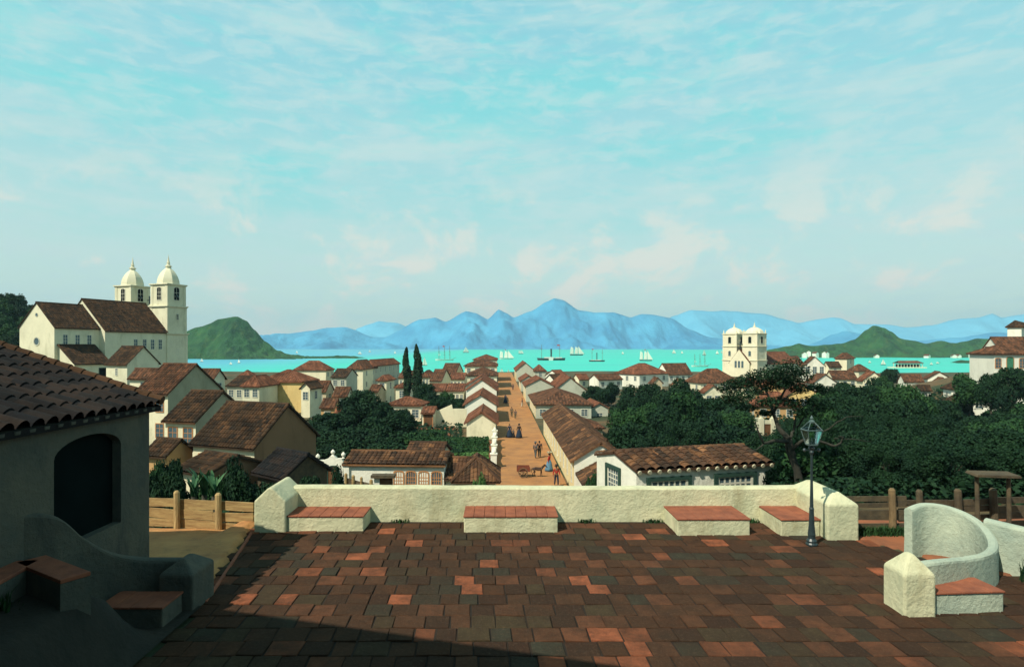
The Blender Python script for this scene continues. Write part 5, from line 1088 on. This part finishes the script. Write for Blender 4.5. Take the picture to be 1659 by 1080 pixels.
CL = {}
def cloth(n, c):
    if n not in CL: CL[n] = M(n, c, tuple(x*.7 for x in c), 6, .95)
    return CL[n]
NAVY = cloth('navy_cloth', (.02, .035, .06)); BLACKC = cloth('black_cloth', (.02, .02, .02)); REDC = cloth('red_cloth', (.42, .04, .03)); WHITEC = cloth('white_cloth', (.6, .57, .48)); BLUEC = cloth('blue_cloth', (.10, .22, .32)); GREYC = cloth('grey_cloth', (.09, .10, .10)); OLIVC = cloth('olive_cloth', (.10, .10, .06))
def person(label, x, y, rz, sex, top, low, hat=None, h=1.7, group=None, arm='down', basket=False, stride=.12):
    g = gz(x, y)+.07; o = thing('person', label, 'person', (x, y, g), rz, group); k = h/1.7
    sh, st = .19 if sex == 'm' else .165, stride
    V = [(0, 0, .95, .13, .8), (0, 0, 1.15, .12, .75), (0, 0, 1.36, .14, .65), (0, 0, 1.46, .055), (0, .0, 1.52, .055), (0, -.015, 1.60, .085, 1.15), (0, 0, 1.68, .06), (0, -.095, 1.585, .018)]
    E = [(0, 1), (1, 2), (2, 3), (3, 4), (4, 5), (5, 6), (5, 7)]
    for s_ in (-1, 1):
        n = len(V); f_ = s_*st
        if arm == 'up' and s_ == 1: el, wr, hd = (s_*.33, -.02, 1.55), (s_*.2, 0, 1.78), (s_*.14, 0, 1.84)
        elif arm == 'out' and s_ == 1: el, wr, hd = (s_*.34, -.15, 1.18), (s_*.34, -.4, 1.22), (s_*.34, -.47, 1.23)
        else: el, wr, hd = (s_*.26, .03-f_*.3, 1.1), (s_*.27, -.06-f_*.6, .86), (s_*.27, -.08-f_*.65, .79)
        V += [(s_*sh, 0, 1.38, .055), el+(.042,), wr+(.028,), hd+(.034, .5)]; E += [(2, n), (n, n+1), (n+1, n+2), (n+2, n+3)]
        d = (Vector(hd)-Vector(wr)).normalized(); sd = Vector((0, 1, 0)) if abs(d.y) < .7 else Vector((1, 0, 0))
        for j, (o1, l1) in enumerate(((-.027, .075), (-.009, .088), (.009, .084), (.026, .066))):
            b_ = len(V); p1 = Vector(hd)+sd*o1+d*(l1*.55); p2 = Vector(hd)+sd*o1*1.1+d*l1*.95+Vector((-s_*.018, 0, 0)); V += [tuple(p1)+(.009,), tuple(p2)+(.007,)]; E += [(n+3, b_), (b_, b_+1)]
        b_ = len(V); p1 = Vector(wr)+d*.03+sd*-.035; p2 = p1+d*.035+sd*-.02; V += [tuple(p1)+(.01,), tuple(p2)+(.008,)]; E += [(n+2, b_), (b_, b_+1)]
        m_ = len(V); V += [(s_*.09, 0, .9, .095), (s_*.1, -f_*.7-.02, .48, .062), (s_*.1, -f_*1.2+.02, .09, .04), (s_*.1, -f_*1.2-.13, .04, .035)]; E += [(0, m_), (m_, m_+1), (m_+1, m_+2), (m_+2, m_+3)]
    V = [(a*k, b_*k, c*k)+tuple([r[0]*k]+list(r[1:])) for a, b_, c, *r in V]
    skinned('body', V, E, SKIN, o)
    hb = MB(); hb.lathe([(.02*k, .095*k), (.07*k, .08*k), (.098*k, .03*k), (.1*k, -.03*k), (.07*k, -.06*k)], (0, .02*k, 1.62*k), 10); hb.build('hair', HAIR, o, smooth=True)
    TV = [(0, 0, .98, .15, .85), (0, 0, 1.15, .135, .8), (0, 0, 1.37, .155, .7)]; TE = [(0, 1), (1, 2)]
    for s_ in (-1, 1):
        i0 = len(V)  # sleeves follow the arms
        f_ = s_*st
        if arm == 'up' and s_ == 1: el, wr = (s_*.33, -.02, 1.55), (s_*.22, 0, 1.74)
        elif arm == 'out' and s_ == 1: el, wr = (s_*.34, -.15, 1.18), (s_*.34, -.36, 1.21)
        else: el, wr = (s_*.26, .03-f_*.3, 1.1), (s_*.27, -.05-f_*.55, .9)
        n = len(TV); TV += [(s_*sh, 0, 1.39, .07), el+(.056,), wr+(.042,)]; TE += [(2, n), (n, n+1), (n+1, n+2)]
    skinned('jacket' if sex == 'm' else 'bodice', [(a*k, b_*k, c*k)+tuple([r[0]*k]+list(r[1:])) for a, b_, c, *r in TV], TE, top, o)
    if sex == 'm':
        TV = [(0, 0, 1.0, .14, .85)]; TE = []
        for s_ in (-1, 1):
            f_ = s_*st; n = len(TV); TV += [(s_*.09, 0, .9, .108), (s_*.1, -f_*.7-.02, .48, .08), (s_*.1, -f_*1.2+.02, .1, .066)]; TE += [(0, n), (n, n+1), (n+1, n+2)]
        skinned('trousers', [(a*k, b_*k, c*k)+tuple([r[0]*k]+list(r[1:])) for a, b_, c, *r in TV], TE, low, o)
    else:
        s_ = MB(); n = 20; pr = [(.13, 1.06), (.15, 1.0), (.24, .85), (.33, .55), (.40, .25), (.45, .03), (.42, .02)]; vs = []
        for r, z in pr:
            for j in range(n): a = 2*math.pi*j/n; rr_ = r*(1+.06*math.sin(a*6)*(1.06-z)); vs.append((rr_*math.cos(a)*k, (rr_*.95*math.sin(a)+.05*(1.06-z))*k, z*k))
        s_.idx(vs, [(i*n+j, (i+1)*n+j, (i+1)*n+(j+1) % n, i*n+(j+1) % n) for i in range(len(pr)-1) for j in range(n)]); s_.build('skirt', low, o, smooth=True)
    if hat:
        hb = MB(); hb.lathe([(.19*k, 0), (.2*k, .01*k), (.11*k, .02*k), (.105*k, .12*k), (.09*k, .14*k), (.01, .145*k)], (0, 0, 1.665*k), 14); hb.build('hat', hat, o, smooth=True)
    if basket:
        hb = MB(); hb.lathe([(.1, 0), (.2, .04), (.25, .14), (.26, .16), (.24, .15), (.18, .06), (.02, .03)], (x, y, g+1.69*k), 16)
        for i_ in range(len(hb.v)): hb.v[i_] = (hb.v[i_][0]-x, hb.v[i_][1]-y, hb.v[i_][2]-g-1.69*k)
        bo = hb.build('basket', MORTAR, loc=(x, y, g+1.69*k)); tag(bo, 'shallow pale basket carried on the head of the red bloused woman', 'basket')
    return o
def pp(px, py): Y = CZ*F/(py-HY); return (px-CX)/F*Y, Y
PL = [("woman in long dark blue dress walking left of a child in mid street", 825.5, 709, 0, 'f', NAVY, NAVY, None, 1.75), ("woman in long black dress walking right of the child in mid street", 841, 709.5, .2, 'f', BLACKC, NAVY, HAIR, 1.75), ("small child in dark dress between the two long dressed women", 831.5, 709, 0, 'f', GREYC, BLACKC, None, 1.05),
    ("man in grey coat standing beside a shawled figure at the right of the street", 867.5, 743, 2.5, 'm', GREYC, GREYC, GREYC, 1.7), ("taller man in dark coat with white shirt talking to the grey coated man", 874, 742, 2.9, 'm', BLACKC, OLIVC, None, 1.8),
    ("woman in red blouse and pale blue skirt carrying a basket on her head", 890, 763, 1.2, 'f', REDC, BLUEC, None, 1.65), ("man in red shirt and dark trousers at the lower end of the street", 901.5, 788, .3, 'm', REDC, NAVY, HAIR, 1.75),
    ("figure in dark dress high up the left side of the street", 819, 653, 3, 'f', NAVY, NAVY, None, 1.8), ("man in dark jacket and white trousers by the right hand house fronts", 846, 660, 1.6, 'm', NAVY, WHITEC, None, 1.8), ("dark figure in olive clothes in the middle distance of the street", 829, 676, 3, 'm', OLIVC, OLIVC, None, 1.7), ("dark companion just right of the olive figure up the street", 835, 679, 3, 'm', GREYC, OLIVC, None, 1.5),
    ("faint dark figure far up the street near the sea end", 831, 632, 3, 'm', NAVY, NAVY, None, 1.7),
    ("man in red jacket and hat standing before the white garden wall", 749.5, 686, 1.5, 'm', REDC, NAVY, BLACKC, 1.75), ("small dark figure reaching towards the red jacketed man in the garden", 739, 684, -1.5, 'm', GREYC, OLIVC, None, 1.3), ("brown clothed figure standing alone in the garden by the yard wall", 714, 683, 0, 'm', DOORB, OLIVC, None, 1.4)]
for i, (lb, px, py, rz, sx, tp, lw, ht, h) in enumerate(PL):
    x, y = pp(px, py); person(lb, x, y, rz, sx, tp, lw, ht, h, arm='up' if 'basket' in lb else ('out' if 'reaching' in lb else 'down'), basket='basket' in lb)

# ------------------------------------------------------------------ cart and horse
cx_, cy_ = pp(849, 773); HORSE = M('dark_brown_coat', (.05, .025, .016), (.025, .014, .01), 5, .6)
crt = thing('two_wheeled_cart', 'small red brown two wheeled cart drawn across the lower street', 'cart', (cx_, cy_, .08))
mb = MB(); mb.box(-.62, -.38, .52, .5, .38, .6); 
for (a, b_, c, d) in ((-.62, -.42, .5, -.38), (-.62, .38, .5, .42)): mb.box(a, b_, .52, c, d, .98)
mb.box(-.66, -.42, .52, -.62, .42, .98); mb.box(.5, -.42, .52, .54, .42, .86); mb.build('body', M('red_brown_cart_paint', (.22, .06, .03), (.12, .04, .025), 6, .8), crt)
mb = MB(); mb.tube([(-.3, -.3, .55), (.8, -.24, .62), (1.6, -.2, .68)], .028, 6); mb.tube([(-.3, .3, .55), (.8, .24, .62), (1.6, .2, .68)], .028, 6); mb.build('shafts', SPAR, crt)
mb = MB(); mb.tube([(-.1, -.55, .44), (-.1, .55, .44)], .035, 8); mb.build('axle', SPAR, crt)
for s_ in (-1, 1):
    o = MB(); n = 24; r = .44; rr0 = r-.06
    vs = [(rad*math.cos(2*math.pi*i/n), yy, rad*math.sin(2*math.pi*i/n)) for rad, yy in ((r, -.03), (r, .03), (rr0, .03), (rr0, -.03)) for i in range(n)]
    o.idx(vs, [(k_*n+i, k_*n+(i+1) % n, ((k_+1) % 4)*n+(i+1) % n, ((k_+1) % 4)*n+i) for k_ in range(4) for i in range(n)])
    wh = o.build('wheel', SPAR, crt, loc=(-.1, s_*.5, .44)); sp_ = MB()
    for i in range(8): a = math.pi*i/4; sp_.tube([(0, 0, 0), (rr0*math.cos(a), 0, rr0*math.sin(a))], .018, 5)
    sp_.lathe([(.07, -.06), (.07, .06)], n=8); sp_.build('spokes', SPAR, wh)
hs = thing('horse', 'dark brown draught horse in harness pulling the small cart to the right', 'horse', (cx_+1.28, cy_, .07)); kk = .68
HV = [(-.62, 0, 1.12, .20, 1.0), (-.35, 0, 1.08, .23, 1.1), (0, 0, 1.02, .24, 1.15), (.35, 0, 1.06, .24, 1.0), (.55, 0, 1.16, .18, .8), (.74, 0, 1.34, .13, .75), (.9, 0, 1.5, .10, .75), (.97, 0, 1.56, .10, .8), (1.1, 0, 1.42, .075), (1.24, 0, 1.24, .06), (1.28, 0, 1.19, .05), (-.8, 0, 1.12, .05), (-.9, 0, .95, .035), (-.92, 0, .6, .045), (-.9, 0, .45, .01)]
HE = [(i, i+1) for i in range(10)]+[(0, 11), (11, 12), (12, 13), (13, 14)]
for s_ in (-1, 1):
    n = len(HV); HV += [(.93, s_*.06, 1.64, .03), (.92, s_*.07, 1.72, .01)]; HE += [(7, n), (n, n+1)]
    d = s_*.12; n = len(HV); HV += [(.42, s_*.13, .9, .10), (.44+d*.6, s_*.13, .52, .055), (.40+d*1.0, s_*.13, .12, .04), (.45+d, s_*.13, .035, .05)]; HE += [(3, n), (n, n+1), (n+1, n+2), (n+2, n+3)]
    n = len(HV); HV += [(-.52, s_*.14, .92, .13), (-.42-d*.3, s_*.14, .66, .075), (-.62-d*.8, s_*.14, .45, .05), (-.58-d*1.1, s_*.14, .12, .04), (-.52-d*1.1, s_*.14, .035, .05)]; HE += [(0, n), (n, n+1), (n+1, n+2), (n+2, n+3), (n+3, n+4)]
skinned('body', [(a*kk, b_*kk, c*kk)+tuple([r[0]*kk]+list(r[1:])) for a, b_, c, *r in HV], HE, HORSE, hs)
mb = MB()
for i in range(10): t_ = i/9; mb.tube([(kk*(.62+.32*t_), 0, kk*(1.38+.28*t_)), (kk*(.5+.32*t_), .02, kk*(1.28+.25*t_))], [.05, .01], 5)
mb.build('mane', HAIR, hs)
mb = MB(); n = 20; mb.tube([(kk*.5, kk*.21*math.cos(a), kk*(1.12+.26*math.sin(a))) for a in [2*math.pi*i/n for i in range(n+1)]], .035, 6); mb.build('collar', SPAR, hs)

# ------------------------------------------------------------------ boats
def seaY(py): return 15.0*F/(py-HY)
def sail_m(mb, pts, th_=.08, belly=.12):
    """a thin curved sail from its corner points in the x-z plane"""
    n = 6; a, b_, c = [Vector(p_) for p_ in pts]; grid_ = []
    w = (b_-a).length
    for i in range(n+1):
        row = []
        for j in range(n-i+1):
            u_, v_ = i/n, j/n; p_ = a+(b_-a)*v_+(c-a)*u_; p_.y += -belly*w*4*(u_+.05)*max(0, v_)*(1-u_-v_+.05); row.append(p_)
        grid_.append(row)
    for i in range(n):
        for j in range(n-i):
            mb.face([grid_[i][j], grid_[i][j+1], grid_[i+1][j]])
            if j < n-i-1: mb.face([grid_[i][j+1], grid_[i+1][j+1], grid_[i+1][j]])
def hull(L, w, h, sheer=.25):
    mb = MB(); n = 11; rows_ = []
    for i in range(n):
        t_ = i/(n-1); x = -L/2+L*t_; f_ = (1-abs(2*t_-1)**2.6)**.7*.5+.02; top = h*(1+sheer*(2*t_-1)**2); rows_.append([(x*.92, 0, -h*.35), (x*.96, -w*f_*.7, 0), (x, -w*f_, top), (x, -w*f_*.85, top-.04*h), (x, w*f_*.85, top-.04*h), (x, w*f_, top), (x*.96, w*f_*.7, 0)])
    k_ = 7; mb.idx([p_ for r in rows_ for p_ in r], [(i*k_+j, (i+1)*k_+j, (i+1)*k_+(j+1) % k_, i*k_+(j+1) % k_) for i in range(n-1) for j in range(k_)]+[tuple(range(k_)), tuple(range((n-1)*k_, n*k_))[::-1]]); return mb
def boat(label, kind, px, base, top, L, rz=0, group=None, name='sailing_boat', hm=HULLD, flag=False):
    Y = seaY(base); x = (px-CX)/F*Y; H = (base-top)/F*Y; o = thing(name, label, 'boat' if kind != 'steam' else 'ship', (x, Y, -2.95), rz, group); h = L*.07
    hull(L, L*.26, h).build('hull', hm, o); ma = MB(); sa = MB(); m_t = max(.05, H*.012)
    if kind == 'sloop':
        ma.tube([(0, 0, 0), (0, 0, H)], m_t, 6); ma.tube([(0, 0, h*1.5), (-L*.48, 0, h*1.7)], m_t*.7, 6); sail_m(sa, [(-.02*L, 0, h*1.7), (-L*.46, 0, h*1.8), (-.02*L, 0, H*.97)]); jb_ = MB(); sail_m(jb_, [(.05*L, 0, h*1.6), (L*.48, 0, h*1.4), (.02*L, 0, H*.85)]); jb_.build('jib', SAIL, o)
    elif kind == 'schooner':
        for mx_ in (-.22, .12): ma.tube([(mx_*L, 0, 0), (mx_*L, 0, H)], m_t, 6); ma.tube([(mx_*L, 0, h*1.6), (mx_*L-.28*L, 0, h*1.7)], m_t*.7, 6); sail_m(sa, [(mx_*L-.015*L, 0, h*1.7), (mx_*L-.27*L, 0, h*1.8), (mx_*L-.015*L, 0, H*.72)]); sail_m(sa, [(mx_*L-.27*L, 0, h*1.8), (mx_*L-.2*L, 0, H*.86), (mx_*L-.015*L, 0, H*.72)])
        sail_m(sa, [(.16*L, 0, h*1.7), (.6*L, 0, h*1.5), (.14*L, 0, H*.9)]); ma.tube([(.4*L, 0, h), (.64*L, 0, h*1.8)], m_t*.7, 6)
    elif kind == 'brig':
        for mx_ in (-.3, -.0, .28):
            ma.tube([(mx_*L, 0, 0), (mx_*L, 0, H)], m_t, 6)
            for f_ in (.4, .6, .8): ma.tube([(mx_*L, -L*.13*(1.3-f_), H*f_), (mx_*L, L*.13*(1.3-f_), H*f_)], m_t*.6, 5); ma.tube([(mx_*L-L*.07*(1.3-f_), 0, H*f_), (mx_*L+L*.07*(1.3-f_), 0, H*f_)], m_t*.6, 5)
            for e in (-1, 1): ma.tube([(mx_*L+.06*L, e*L*.1, h), (mx_*L, 0, H*.8)], m_t*.25, 4)
        ma.tube([(.42*L, 0, h), (.64*L, 0, h*2.6)], m_t*.7, 6); sa.box(-.34*L, -.02*L, H*.38, -.2*L, .0, H*.42)
    elif kind == 'steam':
        for mx_ in (-.34, .30): ma.tube([(mx_*L, 0, 0), (mx_*L, 0, H)], m_t, 6); ma.tube([(mx_*L-.06*L, 0, H*.7), (mx_*L+.06*L, 0, H*.7)], m_t*.6, 5)
        fu = MB(); fu.lathe([(L*.028, 0), (L*.028, H*.55), (L*.034, H*.56), (L*.034, H*.6)], (0, 0, h), 12); fu.build('funnel', HULLD, o); dk = MB(); dk.box(-.25*L, -.07*L, h*.9, .1*L, .07*L, h*1.6); dk.box(.15*L, -.06*L, h*.9, .38*L, .06*L, h*1.5); dk.build('deckhouse', HULLW, o)
        pw_ = MB(); pw_.lathe([(L*.08, -.03*L), (L*.08, .03*L)], n=18); p_ = pw_.build('paddle_box', HULLW, o, loc=(-.02*L, -L*.14, h*.6)); p_.rotation_euler = (R(90), 0, 0)
    ma.build('masts', SPAR, o)
    if sa.f: sa.build('sails', SAIL, o)
    if flag: fb_ = MB(); fb_.box(-L*.09, -.02, H*.92, 0, .02, H*1.0); f__ = fb_.build('flag', FLAGR, o, loc=((.3 if kind == 'steam' else .0)*L, 0, 0))
    return o
def plen(pxw, base): return pxw/F*seaY(base)
boat('white hulled three masted ship with bare masts right of the cypresses', 'brig', 720, 584, 560, plen(30, 584), 0, name='sailing_ship', hm=HULLW, flag=True)
boat('small sloop with tall white sail beside the right cypress', 'sloop', 688, 592, 577, plen(9, 592), .3)
boat('schooner under full white sail above the end of the left street row', 'schooner', 820, 582, 566, plen(22, 582), 0, hm=HULLW, flag=True)
boat('pair like tiny two masted boat right of the white schooner', 'schooner', 844, 573, 566.5, plen(8, 573), .2)
boat('long dark paddle steamer with funnel and red flag before the highest peak', 'steam', 893, 583.5, 558, plen(46, 583.5), 0, name='steamship', flag=True)
boat('schooner with cream sails just below the highest peak', 'schooner', 934, 575.5, 559, plen(22, 575.5), .15)
boat('smaller dark steamer with one tall mast right of the cream sailed schooner', 'steam', 967, 585.5, 565, plen(26, 585.5), 3.14, name='steamship', flag=True)
boat('schooner with three pale sails before the right blue mountain slope', 'schooner', 1046, 584.5, 566, plen(20, 584.5), 0, flag=True)
boat('two masted vessel at anchor left of the right hand church', 'brig', 1134, 594, 573, plen(28, 594), 0, name='sailing_ship', hm=HULLW)
for (px, base, top, w, lb) in ((327, 586, 580, 4, 'tiny white sail at the left of the left bay'), (374, 590.5, 586, 4, 'lowest tiny white sail in the left bay'), (387, 588, 581, 4, 'tiny white sail under the right slope of the wooded island'), (481, 572, 567.5, 3, 'tiny white sail just right of the wooded island'), (583, 574, 568, 5, 'small white sail above the tall cream block'), (599, 570.5, 566.3, 3, 'tiny sail on the horizon above the grey warehouse'), (640, 572.5, 568, 3, 'tiny sail left of the cypresses'), (755, 571, 561, 8, 'faint distant boat between the anchored ship and the schooner'), (1009, 573.5, 568.5, 3, 'tiny lone sail between the dark steamer and the pale sailed schooner'), (1092, 572.5, 565, 5, 'small sail at the foot of the mountains right of the pale sailed schooner'), (1105, 572.5, 568, 3, 'tiniest sail right of the small mountain foot sail'), (1141, 575.5, 566, 6, 'bright white sail above the anchored two masted vessel'), (1162, 573.5, 567, 4, 'small white sail left of the right church, left of two'), (1169, 572, 566.8, 3, 'small white sail left of the right church, right of two'), (1409, 588, 583, 4, 'tiny sail in the right bay left of the twin sails'), (1431, 591, 581, 7, 'tall twin white sails in the right bay'), (1509, 591, 586, 4, 'small white sail right of the roofed pier'), (1519, 589, 585.5, 3, 'tiny sail farthest right in the right bay'), (813, 605, 596, 5, 'small boat sail seen at the sea end of the street, left'), (824, 606, 598, 4, 'small boat sail seen at the sea end of the street, right')):
    Yb = seaY(base); boat(lb, 'sloop', px, base, top, max(plen(w, base)*1.3, 3), random.uniform(-.4, .4))
# roofed pier in the right bay
a = P(1471, 597, 430); pv = thing('roofed_pier', 'open red roofed pavilion on a low stone pier in the right bay', 'pavilion', (a.x, 430, -3)); w = 40/F*430/2
mb = MB(); mb.box(-w*1.45, -3, -.5, w*1.3, 3, .7); mb.build('pier', PALE, pv); mb = MB()
for i in range(9):
    for e in (-2.4, 2.4): mb.box(-w+.2+i*(2*w-.4)/8-.15, e-.15, .7, -w+.2+i*(2*w-.4)/8+.15, e+.15, 3.4)
mb.build('columns', PALE, pv); mb = MB(); slope_sheet(mb, (-w-.5, -3.2, 3.4), (1, 0, 0), (0, 1, 0), 2*w+1, 3.2, 1.7, 2.5, 2.5, .8, .06); slope_sheet(mb, (w+.5, 3.2, 3.4), (-1, 0, 0), (0, -1, 0), 2*w+1, 3.2, 1.7, 2.5, 2.5, .8, .06); mb.build('roof', RRED, pv)
mb = MB(); mb.box(-w+1, -1.5, .7, w-1, 1.5, 2.6); mb.build('stalls', DARK, pv)
# hamlet on the far right shore
rnd = random.Random(8)
for i, (px, py, c) in enumerate(((1303, 574, 0), (1321, 573.5, 1), (1335, 573, 0), (1338, 573.5, 2), (1310, 571.5, 1), (1420, 579.5, 0), (1502, 580, 2), (1545, 580, 0), (1552, 580.5, 1), (1575, 574, 0))):
    Y = 808; x = (px-CX)/F*Y; z = CZ-(py+1.5-HY)/F*Y; o = thing('cottage', ('tiny white cottage on the green far shore, number of several too small to tell apart'.replace(', number of several too small to tell apart', ' of the right bay')), 'cottage', (x, Y, max(z, -2.6)), rnd.uniform(-.5, .5), 'far shore cottages')
    mb = MB(); gable_walls(mb, -2.5, 2.5, -3, 3, -4, 2.6, 1.6); mb.build('wall', WHITE, o); mb = MB()
    mb.face([(-2.9, -3.3, 2.5), (2.9, -3.3, 2.5), (2.9, -3.3, 2.5)]) if False else None
    slope_sheet(mb, (2.9, -3.3, 2.4), (0, 1, 0), (-1, 0, 0), 6.6, 2.9, 1.9, 0, 0, 1.1, .05); slope_sheet(mb, (-2.9, 3.3, 2.4), (0, -1, 0), (1, 0, 0), 6.6, 2.9, 1.9, 0, 0, 1.1, .05); mb.build('roof', RRED, o)

# ------------------------------------------------------------------ haze
hz = MB(); hz.box(-9600, -5600, -12, 9600, 9600, 480); ho = hz.build('haze', None); ho.data.materials.clear()
hm = bpy.data.materials.new('haze'); hm.use_nodes = True; t = hm.node_tree; t.nodes.clear(); oo = t.nodes.new('ShaderNodeOutputMaterial'); pv_ = t.nodes.new('ShaderNodeVolumePrincipled')
pv_.inputs['Color'].default_value = (.55, .84, 1, 1); pv_.inputs['Density'].default_value = .00012; pv_.inputs['Anisotropy'].default_value = .0; t.links.new(pv_.outputs[0], oo.inputs['Volume']); ho.data.materials.append(hm); ho['kind'] = 'stuff'
